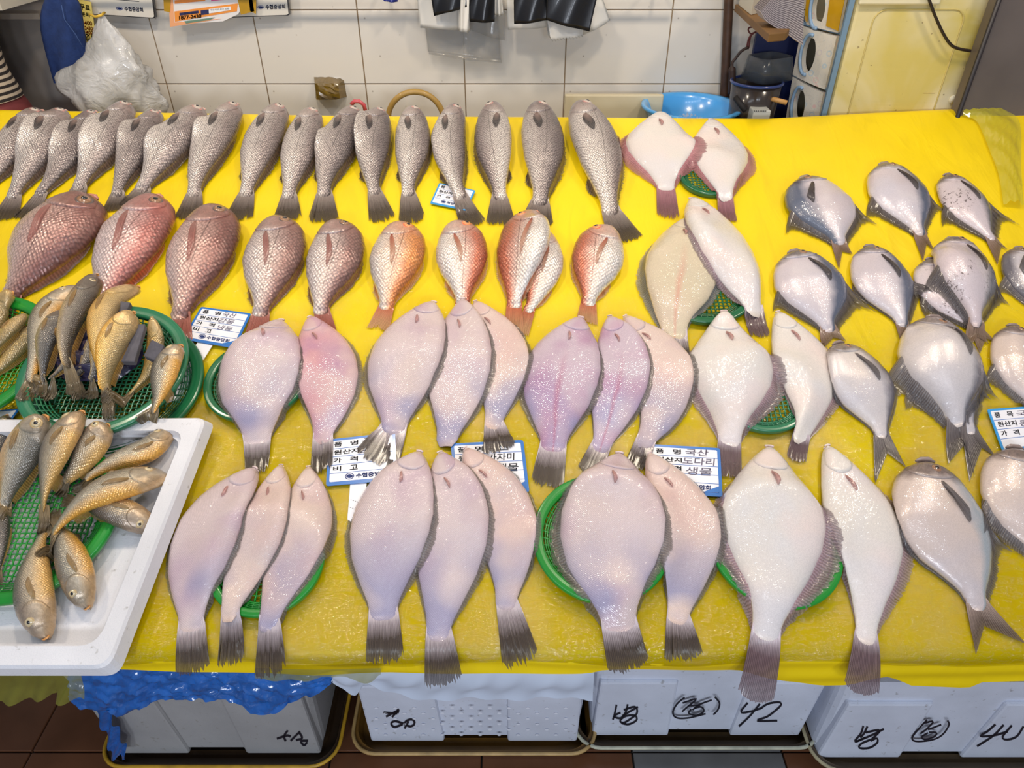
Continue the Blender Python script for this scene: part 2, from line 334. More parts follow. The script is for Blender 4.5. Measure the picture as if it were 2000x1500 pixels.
def fish(name, label, cat, group, kind, sp, Wpx, tail=None, dorsal=1, mats=None, T=None, lift=0.0, dl=1.0, al=1.0, stiff=14, skip=(), tailw=None, gillmat=None, ragged=.12, bend=None, heye=None, asym=1.0, dsh=0.0):
    """sp: pixels along the spine head to tail root, Wpx: widest body width in pixels, tail: pixel of the tail's end (or two lobe tips)."""
    D = SP[kind]; NTt, NS = 34, 15
    tq = np.linspace(0, 1, NTt) ** 1.25
    h0 = 0.02 + lift; Wm = .1
    hp = [h0] * len(sp)
    for it in range(4):
        uv = crs([P(x, y, h) for (x, y), h in zip(sp, hp)], tq)
        d = np.gradient(uv, axis=0); d /= np.linalg.norm(d, axis=1)[:, None] + 1e-9
        k = np.ones(5) / 5
        dn = np.stack([np.convolve(np.pad(d[:, i], 2, 'edge'), k, 'valid') for i in (0, 1)], 1); dn /= np.linalg.norm(dn, axis=1)[:, None]
        nn = np.stack([-dn[:, 1], dn[:, 0]], 1)
        mi = int(NTt * .5); Wm = Wpx / pxpm(uv[mi, 0], uv[mi, 1], float(np.mean(hp)), nn[mi])
        L = np.linalg.norm(np.diff(uv, axis=0), axis=1).sum()
        cum = np.r_[0, np.cumsum(np.linalg.norm(np.diff(uv, axis=0), axis=1))]
        pd, pb = PR[D['prof']]
        wd = np.interp(tq, *zip(*pd)) * Wm / 2 * asym; wb = np.interp(tq, *zip(*pb)) * Wm / 2 * (2 - asym)
        wdu, wbu = wd[-1], wb[-1]; endf = np.sqrt(np.clip(1 - .55 * np.clip((tq - .965) / .035, 0, 1) ** 2, 0, 1)); wd = wd * endf; wb = wb * endf
        wr, wl = (wd, wb) if dorsal > 0 else (wb, wd)
        Tm = (T or D['T']) * Wm * np.interp(tq, *zip(*TT)); Tm = np.maximum(Tm, .0009)
        s = np.sin(np.linspace(-math.pi / 2, math.pi / 2, NS)); sw = np.sign(s) * np.abs(s) ** 0.97
        W2 = np.where(sw[None, :] > 0, wr[:, None], wl[:, None]) * sw[None, :]
        GU = uv[:, 0:1] + nn[:, 0:1] * W2; GV = uv[:, 1:2] + nn[:, 1:2] * W2
        B = hget(GU, GV).astype(float); Bo = B.copy()
        for _ in range(stiff):
            pb_ = np.pad(B, 1, 'edge')
            bl = (pb_[:-2, 1:-1] + pb_[2:, 1:-1] + pb_[1:-1, :-2] + pb_[1:-1, 2:] + 2 * B) / 6
            B = np.maximum(Bo * .97, bl)
        pb_ = B
        for _ in range(4):
            q = np.pad(pb_, 1, 'edge'); pb_ = (q[:-2, 1:-1] + q[2:, 1:-1] + q[1:-1, :-2] + q[1:-1, 2:] + 2 * pb_) / 6
        B = pb_ + .0008 + lift
        if kind == 'ycro':   # stiff round bodies rest as one piece
            tt_, ss_ = np.broadcast_arrays(tq[:, None], sw[None, :]); A_ = np.stack([np.ones(tt_.size), tt_.ravel(), tt_.ravel() ** 2, ss_.ravel()], 1)
            cf_, *_ = np.linalg.lstsq(A_, B.ravel(), rcond=None); cf_[3] = np.clip(cf_[3], -.2 * Wm, .2 * Wm); ft = (A_ @ cf_).reshape(B.shape); B = ft + np.clip(np.percentile(B - ft, 80), 0, .012)
        cp_ = np.array([np.argmin(np.linalg.norm(uv - P(x, y, h), axis=1)) for (x, y), h in zip(sp, hp)])
        hn_ = B.mean(1)[cp_] + np.where(np.arange(len(sp)) == 0, .8 * (T or D['T']) * Wm, .42 * Tm[cp_]) + (bend or 0) * (1 - tq[cp_]) ** 3
        hp = [.5 * a + .5 * b for a, b in zip(hp, hn_)] if it else list(hn_)
    eh = D['eh']; dome = np.sqrt(np.clip(1 - s ** 2, 0, 1))[None, :]
    if kind in ('flat', 'diam'): dome = (np.clip(1 - np.abs(s) ** 2.6, 0, 1) ** .6)[None, :]
    up = Tm[:, None] * (eh + (1 - eh) * dome); dnz = Tm[:, None] * (eh - eh * dome * .95)
    HT = B + up; HB = B + dnz
    if bend is not None: # raise the whole head end
        HT = HT + bend * (1 - tq[:, None]) ** 3; HB = HB + bend * (1 - tq[:, None]) ** 3
    loc = S(float(uv[mi, 0]), float(uv[mi, 1]), float(B[mi].mean()))
    root = empty(name, loc, label, cat, group)
    M = mats
    sd = (s * dorsal + 1) / 2
    UVt = np.stack(np.broadcast_arrays(tq[:, None], sd[None, :]), -1)
    MEt = np.stack([np.broadcast_to(cum[:, None], W2.shape), W2], -1)
    top = S(GU, GV, HT); idx = list(range(NS - 2, 0, -1)); bot = S(GU, GV, HB)[:, idx]
    ring = np.concatenate([top, bot], 1); NR = ring.shape[1]
    uvs = np.concatenate([UVt, UVt[:, idx]], 1).reshape(-1, 2); mes = np.concatenate([MEt, MEt[:, idx]], 1).reshape(-1, 2)
    Fc = gridf(NTt, NR, wrap=True) + [tuple(range(NR)), tuple(range((NTt - 1) * NR + NR - 1, (NTt - 1) * NR - 1, -1))]
    mesh('body', ring.reshape(-1, 3), Fc, M['body'], root, uv=uvs, met=mes)
    def interp(A, t, q):   # t along, q = dorsal-signed side coordinate
        ti = np.interp(t, tq, np.arange(NTt)); si = np.interp(np.asarray(q) * dorsal, s, np.arange(NS))
        ti, si = np.broadcast_arrays(ti, si); a = np.clip(ti.astype(int), 0, NTt - 2); b = np.clip(si.astype(int), 0, NS - 2); fa = ti - a; fb = si - b
        return A[a, b] * (1 - fa) * (1 - fb) + A[a + 1, b] * fa * (1 - fb) + A[a, b + 1] * (1 - fa) * fb + A[a + 1, b + 1] * fa * fb
    def surf(t, q, off=0.0): return interp(GU, t, q), interp(GV, t, q), interp(HT, t, q) + off
    def patch(nm, t, q, off, mat, uvv=None, par=root, lab=None, closed=True):
        u_, v_, h_ = surf(t, q, off); n, m = u_.shape
        V = S(u_, v_, h_).reshape(-1, 3); f = gridf(n, m)
        tt, qq = np.broadcast_arrays(t, q)
        U = np.stack([tt, (qq + 1) / 2], -1) if uvv is None else uvv
        me = np.stack([tt * L, qq * Wm / 2], -1)
        if closed:
            lo = S(u_, v_, h_ - off - .0012).reshape(-1, 3); V = np.vstack([V, lo]); n0 = n * m
            e = [i * m for i in range(n)] + [(n - 1) * m + j for j in range(1, m)] + [i * m + m - 1 for i in range(n - 2, -1, -1)] + [j for j in range(m - 2, 0, -1)]
            f = f + [(e[i], e[(i + 1) % len(e)], n0 + e[(i + 1) % len(e)], n0 + e[i]) for i in range(len(e))]
            U = np.concatenate([U.reshape(-1, 2)] * 2); me = np.concatenate([me.reshape(-1, 2)] * 2)
        return mesh(nm, V, f, mat, par, uv=U.reshape(-1, 2), met=me.reshape(-1, 2), label=lab)
    # gill cover: a raised plate with a free rear edge
    g0, g1 = D['gill']
    if 'gill' not in skip:
        qi = np.linspace(-.86, .8, 15)[None, :]; jj = np.linspace(0, 1, 8)[:, None]
        rear = g1 - (g1 - g0) * .75 * np.abs((qi + .05) / .9) ** 2.2
        t_ = g0 * .45 + (rear - g0 * .45) * jj; o_ = (0.0004 + (.009 if kind in ('flat', 'diam', 'pomf') else .016) * Wm * jj ** 2.5) * (1 - .7 * np.abs(qi) ** 4)
        patch('gill_cover', t_, qi + 0 * jj, o_, M.get('gill') or M['body'])
    # mouth: two lips at the snout
    if 'mouth' not in skip:
        u_, v_, h_ = surf(np.array([.0, .02]), np.array([-.25, -.25])); c = S(u_[0], v_[0], h_[0]); ax = S(uv[0, 0] + nn[0, 0], uv[0, 1] + nn[0, 1], 0) - S(uv[0, 0], uv[0, 1], 0)
        ax = ax / np.linalg.norm(ax) * Wm * .1; fw = S(uv[0, 0] - dn[0, 0], uv[0, 1] - dn[0, 1], 0) - S(uv[0, 0], uv[0, 1], 0); fw = fw / np.linalg.norm(fw) * Wm * (.012 if kind in ('flat', 'diam') else .03)
        fl = .4 if kind in ('flat', 'diam') else 1.0
        V, F1 = tubev([c - ax * fl, c - ax * .4 * fl + fw, c + ax * .5 * fl + fw * 1.2, c + ax * 1.1 * fl + fw * .2], [Wm * .014, Wm * .03 * fl, Wm * .034 * fl, Wm * .015], 8)
        V2 = [p - fw * 1.0 + np.array([0, 0, .0]) + (S(0, .1, 1) - S(0, .1, 0)) * Wm * -.055 for p in V]
        F2 = [tuple(i + len(V) for i in f) for f in F1]
        mesh('mouth', list(V) + V2, F1 + F2, M.get('mouth') or M['body'], root, uv=np.zeros((len(V) * 2, 2)) + [.02, .5], met=np.zeros((len(V) * 2, 2)))
    # eye
    if D['eye'] and 'eye' not in skip:
        te, qe, re = D['eye']; r = re * Wm * (heye or 1)
        u_, v_, h_ = surf(te, qe); c = S(u_, v_, h_)
        a = S(*surf(te + .02, qe)) - S(*surf(te - .02, qe)); b = S(*surf(te, qe + .1)) - S(*surf(te, qe - .1))
        nrm = np.cross(a, b); nrm /= np.linalg.norm(nrm)
        if nrm[2] < 0: nrm = -nrm
        a = a / np.linalg.norm(a); b = np.cross(nrm, a)
        def domeV(r0, hh, off, n=16):
            V = []; 
            for kk in range(5):
                fr = math.cos(kk / 5 * math.pi / 2); z = hh * math.sin(kk / 5 * math.pi / 2)
                for q in range(n): V.append(c + r0 * fr * (a * math.cos(2 * math.pi * q / n) + b * math.sin(2 * math.pi * q / n)) + nrm * (z + off))
            V.append(c + nrm * (hh + off)); f = gridf(5, n, wrap=True) + [(4 * n + q, 4 * n + (q + 1) % n, 5 * n) for q in range(n)]
            return V, f
        V, f = domeV(r * 1.28, r * .3, -r * .18); e = mesh('eye', V, f, M['lid'], root)
        V, f = domeV(r * .98, r * .4, -r * .05); mesh('iris', V, f, M['iris'], e)
        V, f = domeV(r * .5, r * .3, r * .16, 12); mesh('pupil', V, f, M['pupil'], e)
    # pectoral fin lying on the flank
    if 'pect' not in skip:
        tp, qp, lp, wp, ang = D['pect']; i_ = np.linspace(-1, 1, 13)[None, :]; jj = np.linspace(0, 1, 8)[:, None]
        ln = lp * (1 - .45 * np.abs(i_ - .2) ** 1.6)
        t_ = tp + ln * jj; q_ = qp + wp * i_ * (.25 + .75 * np.sin(jj * 1.75) ** .8) + ang * jj * 1.0
        zig = np.where(np.arange(13) % 2 == 0, .0, .0006)[None, :]
        o_ = .0012 + Wm * .03 * np.sin(jj * 2.4) + zig
        uvv = np.stack(np.broadcast_arrays((i_ + 1) / 2, jj), -1)
        patch('pectoral_fin', t_, np.clip(q_, -.95, .95), o_, M.get('pect') or M['fin'], uvv)
    # long fins along the two edges
    def edgefin(nm, a0, a1, ln, sweep, side, gain, mat):
        if gain <= 0: return
        nr = D['nr']; sub = 2; n = nr * sub + 1; x = np.linspace(0, 1, n); t_ = a0 + (a1 - a0) * x
        prof = FINP(x) if kind == 'pomf' else FINW(x)
        base_w = Wm * ln * gain
        ray_j = np.zeros(n); ray_j[1::2] = -1
        rv = np.repeat(rng.uniform(-1, 1, n // 2 + 1), 2)[:n]
        lv = base_w * prof * (1 + D['spiky'] * (ray_j * .5) + (.06 + .25 * D['spiky']) * rv)
        Tx = np.interp(t_, tq, dn[:, 0]); Ty = np.interp(t_, tq, dn[:, 1]); Nx = np.interp(t_, tq, nn[:, 0]); Ny = np.interp(t_, tq, nn[:, 1]); ss = side * dorsal
        u_, v_, h_ = surf(t_, np.full(n, side * .93)); js = np.linspace(0, 1, 6)
        A = np.zeros((n, 6, 3)); floor_prev = None
        for q, j in enumerate(js):
            dx = Nx * ss * j + Tx * sweep * j ** 1.3; dy = Ny * ss * j + Ty * sweep * j ** 1.3
            if kind == 'pomf': dx = Nx * ss * j * .75 + Tx * sweep * j * .8; dy = Ny * ss * j * .75 + Ty * sweep * j * .8
            uu = u_ + dx * lv; vv = v_ + dy * lv
            fl = hget(uu, vv) + .0012
            k_ = 5; fl = np.convolve(np.pad(fl, k_ // 2, 'edge'), np.ones(k_) / k_, 'valid')
            hh = np.maximum(fl, h_ - .001 - np.clip(h_ - fl, 0, .014 + .08 * Wm) * min(1, j * 1.5)) + ray_j * .00045 * (j > 0)
            if q == 0: hh = h_ - .0015
            A[:, q] = np.stack([uu, vv, hh], -1)
        hput(A[..., 0], A[..., 1], A[..., 2])
        uvv = np.stack(np.broadcast_arrays(x[:, None] * a1, js[None, :]), -1)
        mesh(nm, S(A[..., 0], A[..., 1], A[..., 2]).reshape(-1, 3), gridf(n, 6), mat, root, uv=uvv.reshape(-1, 2))
    a0, a1, ln, sw_ = D['dors']; edgefin('dorsal_fin', a0, a1, ln, sw_, 1, dl, M.get('dorsal') or M['fin'])
    a0, a1, ln, sw_ = D['anal']; edgefin('anal_fin', a0, a1, ln, sw_, -1, al, M.get('anal') or M['fin'])
    # tail
    if tail is not None:
        forked = hasattr(tail[0], '__len__')
        bl = (wdu, wdu); e0 = uv[-3] - nn[-3] * wl[-3] * .97; e1 = uv[-3] + nn[-3] * wr[-3] * .97; hb = B[-3].mean() + up[-3].mean() * .4
        n = 31; x = np.linspace(-1, 1, n); js = np.linspace(0, 1, 9)
        hE = max(float(np.median(hget(uv[-3:, 0], uv[-3:, 1]))) + .004, float(B[-3:].mean()) * .85)
        if forked:
            tl, tr = P(*tail[0], hE), P(*tail[1], hE)
            if (tl - tr) @ nn[-1] > 0: tl, tr = tr, tl
            notch = uv[-1] + dn[-1] * np.linalg.norm((tl + tr) / 2 - uv[-1]) * .38
            ax_ = np.abs(x)[:, None]; tips = np.where(x[:, None] < 0, tl, tr)
            E = notch + (tips - notch) * ax_ ** 1.15
        else:
            tc = P(*tail, hE); dd = tc - uv[-1]; ll = np.linalg.norm(dd); dd /= ll; pn = np.array([-dd[1], dd[0]]); tw = (tailw / pxpm(tc[0], tc[1], hE, pn) / 2) if tailw else bl[0] * D['tail'][0] * 1.9
            E = tc + pn * (x * tw)[:, None] + dd * (D['tail'][1] * ll * .35 * (np.abs(x) ** 1.5) - .13 * ll * np.abs(x) ** 2.5 * (D['tail'][1] == 0))[:, None]
            rg = rng.uniform(-1, 1, n); rg[1::2] -= 1.0; deep = rng.rand(n) < .12
            E = E + dd * ((rg * .5 - deep * 1.2) * ragged * ll)[:, None]
        Bs = e0 + (e1 - e0) * ((x + 1) / 2)[:, None]
        jc = js[None, :, None]; curve = jc ** 1.0
        bulge = dn[-1] * 0
        A2 = Bs[:, None] * (1 - curve) + E[:, None] * curve
        if not forked: # flare: width opens early
            mid = (e0 + e1) / 2; cen = mid + (tc - mid) * js[:, None]
            wj = np.linalg.norm(e1 - e0) / 2 + (tw - np.linalg.norm(e1 - e0) / 2) * js ** .85
            lin_ = np.linalg.norm(e1 - e0) / 2 * (1 - js) + tw * js
            A2 = cen[None] + (A2 - cen[None]) * (wj / lin_)[None, :, None]
        fl = hget(A2[..., 0], A2[..., 1]) + .0015
        hh = np.maximum(fl, hb + np.clip(fl - hb, -.02, 1) * np.clip(js * 1.6, 0, 1)[None, :]) + np.where(np.arange(n) % 2 == 0, .0, .0005)[:, None] * (js > 0)[None, :]
        hput(A2[..., 0], A2[..., 1], hh)
        uvv = np.stack(np.broadcast_arrays(((x + 1) / 2)[:, None], js[None, :]), -1)
        lo = S(A2[..., 0], A2[..., 1], hh - .0009).reshape(-1, 3); V = np.vstack([S(A2[..., 0], A2[..., 1], hh).reshape(-1, 3), lo])
        f = gridf(n, 9); f += [tuple(i + n * 9 for i in reversed(q)) for q in f]
        mesh('tail_fin', V, f, M.get('tail') or M['fin'], root, uv=np.concatenate([uvv.reshape(-1, 2)] * 2))
    hsplat(np.stack([GU, GV, HT], -1))
    return root, surf
# ------------------------------------------------------------------ setting: wall, floor
YW = 2.28
M_tile = simple('wall_tile_glaze', (226, 219, 208), 0.22, coat=0.3, noise=0.06, nscale=3, spots=((120, 100, 80), 26))
M_grout = simple('wall_grout', (150, 128, 100), 0.9, noise=0.35, nscale=12)
wallo = empty('wall_back', (0, YW + .02, 0), kind='structure')
box('mortar_bed', (-3.2, YW + .0018, 0), (3.2, YW + .06, 2.6), M_grout, wallo)
xj = at(908, 163, YW)[0]; zj = at(905, 164, YW)[2]
tm = None
for r in range(-4, 6):
    for c in range(-9, 9):
        z0 = zj + r * .2; x0 = xj + c * .3
        if z0 < 0.1: continue
        if tm is None:
            o = box('tile', (x0 + .0016, YW, z0 + .0016), (x0 + .2984, YW + .012, z0 + .1984), M_tile, wallo, bev=.0012); tm = o; base = (x0, z0)
        else:
            o = bpy.data.objects.new('tile', tm.data); COL.objects.link(o); o.parent = wallo; o.location = (x0 - base[0], rng.uniform(-.0008, .0008), z0 - base[1])
            m = o.modifiers.new('bevel', 'BEVEL'); m.width = .0012; m.segments = 2
M_ft = simple('floor_tile_brown', (112, 72, 48), 0.35, noise=0.3, nscale=9, bump=.1, coat=.15)
M_fg = simple('floor_tile_grey', (112, 112, 112), 0.35, noise=0.25, nscale=12, bump=.1, coat=.15)
M_fgr = simple('floor_grout', (40, 34, 30), 0.9)
flo = empty('floor', (0, 0.8, -0.01), kind='structure')
box('screed', (-3.2, -1.2, -.05), (3.2, 2.4, -.012), M_fgr, flo)
xf = atz(1236, 1480, 0)[0]; yf = atz(1400, 1452, 0)[1]
for i in range(-8, 8):
    for j in range(-5, 5):
        x0 = xf + i * .355; y0 = yf - .02 + j * .355
        if y0 + .355 > 2.28: continue
        g = (i == 0 and j == -1) or (i in (0,) and j == 0)
        box('tile', (x0 + .002, y0 + .002, -.012), (x0 + .353, y0 + .353, 0), M_fg if g else M_ft, flo, bev=.002)
# ------------------------------------------------------------------ display table, its sheet and wraps
M_yel = NT('yellow_sheet'); t = M_yel; ob = t.obj()
yc = t.mix(t.mr(t.noise(ob, 2.2, 3), .35, .65), lin((232, 200, 0)), lin((250, 217, 0)))
yc = t.mix(t.mr(t.noise(t.vm('MULTIPLY', ob, (5, 1.2, 1)), 3, 3, dist=1.5), .55, .75, 0, .25), yc, lin((205, 172, 0)))
t.p(Base_Color=yc, Roughness=.42, Coat_Weight=.12, Coat_Roughness=.2, Normal=t.bump(t.noise(t.vm('MULTIPLY', ob, (3, 1, 1)), 5, 4, dist=1.0), .25, .012))
M_yel = t.m
M_wood = simple('plywood', (150, 110, 70), .7, noise=.3, nscale=6)
M_steel = simple('dull_steel', (120, 118, 116), .35, metal=.9, noise=.2, nscale=5)
tb = empty('display_table', (0, 1.3, 0), 'sloping wooden display table holding all the fish, hidden under the yellow sheet', 'table')
UL, UR = -1.75, 1.40
def tp(u, v, h): return S(u, v, h, .03, math.radians(72))
def tq_(u, v, h): return np.array([u, Y0 + v * CA - h * SA, Z0 + v * SA + h * CA])
prism('table_top', [tq_(UL, .01, -.03), tq_(UR, .01, -.03), tq_(UR, 1.31, -.03), tq_(UL, 1.31, -.03)], [tq_(UL, .01, -.004), tq_(UR, .01, -.004), tq_(UR, 1.31, -.004), tq_(UL, 1.31, -.004)], M_wood, tb)
for x in (-1.6, -.55, .35, 1.3):
    for v in (.5, 1.3):
        p = tq_(x, v, -.031); box('leg', (x - .025, p[1] - .025, 0), (x + .025, p[1] + .025, p[2]), M_steel, tb)
sheet = empty('plastic_sheet', (0, 1.0, .9), 'glossy bright yellow plastic sheet covering the whole sloping fish table', 'sheet')
bx = [(-200, 202), (0, 203), (300, 208), (700, 215), (1100, 217), (1300, 219), (1500, 220), (1700, 209), (1890, 200), (2000, 203)]
bu = [];
for x, y in bx: q = P(x, y, .004); bu.append(q)
bu = np.array(bu)
us = np.linspace(UL, UR + .03, 210); nv = 150
Vg = np.zeros((210, nv + 26, 3))
fbz = lambda u: -.0 + .004 * math.sin(u * 9) + .003 * math.sin(u * 23 + 1)
for i, u in enumerate(us):
    vb = np.interp(u, bu[:, 0], bu[:, 1]); R = .03
    # hem lengths measured along the front face
    # the hem falls to the height the photograph shows along the front
    lo_, hi_ = .0, .3
    for _q in range(24):
        md = (lo_ + hi_) / 2; pj = proj(tp(u, -(math.radians(72) * R) - md, 0)); tg = np.interp(pj[0], [-200, 0, 300, 550, 620, 760, 1000, 1150, 1180, 1440, 1530, 1600, 1660, 1730, 1780, 1890, 1915, 2100], [1309, 1308, 1310, 1313, 1320, 1314, 1316, 1316, 1311, 1312, 1332, 1340, 1338, 1322, 1340, 1342, 1332, 1330])
        if pj[1] < tg: lo_ = md
        else: hi_ = md
    fr = -(math.radians(72) * R) - max(md, .012)
    vv = np.r_[np.linspace(fr, -.039, 14), np.linspace(-.0375, 0, 12), np.linspace(.01, vb - .03, nv - 14)]
    hh = .0006 * np.sin(u * 31 + vv * 20) + .0004 * np.sin(vv * 57 - u * 13)
    hh = np.where(vv < .02, hh * 1.6 + .0014 * np.sin(vv * 160 + math.sin(u * 6) * 2) * (vv < -.03), hh)
    tw = .002 * math.sin(u * 3.0 + 1)
    pts = tp(u, vv + tw, hh)
    ph = np.linspace(0, math.radians(100), 10)[1:]
    e = np.array([tq_(u, vb - .03 + .03 * math.sin(a), -.03 * (1 - math.cos(a))) for a in ph]); low = np.array([e[-1] + np.array([0, .004 * q, -.03 * q]) for q in range(1, 6)])
    full = np.vstack([pts, e, low]); idx = np.linspace(0, len(full) - 1, Vg.shape[1])
    Vg[i] = np.stack([np.interp(idx, np.arange(len(full)), full[:, k]) for k in range(3)], 1)
# right-hand end folds down
fold = []
for q, (dx, dz) in enumerate([(.02, -.004), (.036, -.02), (.042, -.05), (.045, -.12), (.05, -.22)]):
    r = Vg[-1].copy(); r[:, 0] += dx + .004 * np.sin(np.arange(r.shape[0]) * .21 + q); r[:, 2] += dz; fold.append(r)
Vg = np.concatenate([Vg, np.array(fold)], 0)
mesh('sheet_face', Vg.reshape(-1, 3), gridf(Vg.shape[0], Vg.shape[1]), M_yel, sheet)
# clear cling wrap lying over the front part of the sheet
def m_wrap(name, tint, a=.16, gl=.9):
    t = NT(name); ob = t.obj()
    n1 = t.noise(t.vm('MULTIPLY', ob, (1, 2.6, 2.6)), 34, 4, .6, 1.6); n2 = t.noise(t.vm('MULTIPLY', ob, (2.4, 1, 1)), 60, 3, .6, 2.0); n3 = t.noise(ob, 9, 2)
    hgt = t.math('ADD', t.math('MULTIPLY', n1, 1.0), t.math('ADD', t.math('MULTIPLY', n2, .5), t.math('MULTIPLY', n3, 1.2)))
    bmp = t.bump(hgt, gl, .0035)
    tr = t.n('ShaderNodeBsdfTransparent'); fd = t.mr(t.math('ADD', t.sep(ob)[1], t.mr(n3, 0, 1, -.08, .08)), .0, .36, 1.0, 0.0); t.set(tr.inputs[0], t.mix(fd, (1, 1, 1, 1), tint))
    g = t.n('ShaderNodeBsdfGlossy'); g.inputs['Roughness'].default_value = .06; g.inputs[0].default_value = (1, 1, 1, 1); t.set(g.inputs['Normal'], bmp)
    rid = t.mr(t.math('ABSOLUTE', t.math('SUBTRACT', n1, .5)), 0.0, .05, .1, 0.0)
    mx = t.n('ShaderNodeMixShader'); t.set(mx.inputs[0], t.math('MULTIPLY', fd, t.math('ADD', rid, t.mr(t.noise(ob, 5, 3), .46, .64, .005, .07)))); t.t.links.new(tr.outputs[0], mx.inputs[1]); t.t.links.new(g.outputs[0], mx.inputs[2])
    t.t.links.new(mx.outputs[0], t.out.inputs[0]); return t.m
M_wrap = m_wrap('cling_wrap', (.77, .76, .26, 1))
M_olive = simple('translucent_olive_film', (150, 150, 60), .25, coat=.5, alpha=.6, noise=.3, nscale=14, bump=.4)
wv = []
uw = np.linspace(-1.0, 1.36, 190)
for i, u in enumerate(uw):
    vt = .86 + .05 * math.sin(u * 4) + .03 * math.sin(u * 11 + 2) - .12 * max(0, u - .9)
    vv = np.r_[np.linspace(-.03 - .012 * math.sin(u * 7) ** 2, 0, 12), np.linspace(.012, vt, 96)]
    hh = .0022 + .0014 * np.abs(np.sin(u * 21 + vv * 9 + 2 * np.sin(vv * 13))) ** 3 + .0008 * np.sin(u * 60 + vv * 44)
    wv.append(tp(u, vv, hh))
wv = np.array(wv)
mesh('cling_wrap', wv.reshape(-1, 3), gridf(*wv.shape[:2]), M_wrap, None)
setp(bpy.data.objects['cling_wrap'], 'clear crinkled cling wrap lying over the front of the yellow sheet', 'plastic wrap')
def flap(name, top, low, Yv, mat, label, par=None, amp=.006, n=40, m=10, cat='plastic wrap'):
    A = crs([at(x, y, Yv) for x, y in top], n); B = crs([at(x, y, Yv) for x, y in low], n); V = np.zeros((n, m, 3))
    for j in range(m):
        f = j / (m - 1); V[:, j] = A * (1 - f) + B * f; V[:, j, 1] -= amp * (1 + np.sin(np.arange(n) * .7 + f * 4)) * f + .004
    o = mesh(name, V.reshape(-1, 3), gridf(n, m), mat, par)
    if par is None: setp(o, label, cat)
    return o
Yf = S(0, -.09, 0, .03, math.radians(72))[1]
flap('film_flap', [(-60, 1298), (60, 1300), (160, 1302)], [(-60, 1372), (20, 1362), (60, 1358), (112, 1348), (120, 1360), (170, 1356)], Yf - .006, M_olive, 'olive translucent film flap hanging below the sheet at the far left')
flap('film_flap', [(500, 1300), (620, 1303), (745, 1300)], [(500, 1320), (600, 1322), (660, 1312), (690, 1322), (725, 1325), (745, 1310)], Yf - .006, M_olive, 'thin olive film hem hanging above the gap between two foam boxes', amp=.002)
# crumpled clear corner at the rear right
cp = [(1880, 204), (1932, 201), (1962, 214), (1992, 240), (1995, 330), (2000, 400)]
ci = [(1880, 225), (1905, 235), (1920, 262), (1935, 300), (1950, 340), (1960, 400)]
A = crs([S(*P(x, y, .012), .012) for x, y in cp], 26); B = crs([S(*P(x, y, .006), .006) for x, y in ci], 26); V = np.zeros((26, 9, 3))
for j in range(9):
    f = j / 8; V[:, j] = A * (1 - f) + B * f; V[:, j, 2] += .01 * math.sin(f * 3.1) + .004 * np.sin(np.arange(26) * 1.1 + j * 2.0) * (0 < j < 8)
o = mesh('wrap_corner', V.reshape(-1, 3), gridf(26, 9), simple('olive_corner_film', (205, 195, 50), .12, coat=1.0, alpha=.55, bump=.5, nscale=18), None)
setp(o, 'crumpled olive see-through film at the rear right corner of the table', 'plastic wrap')
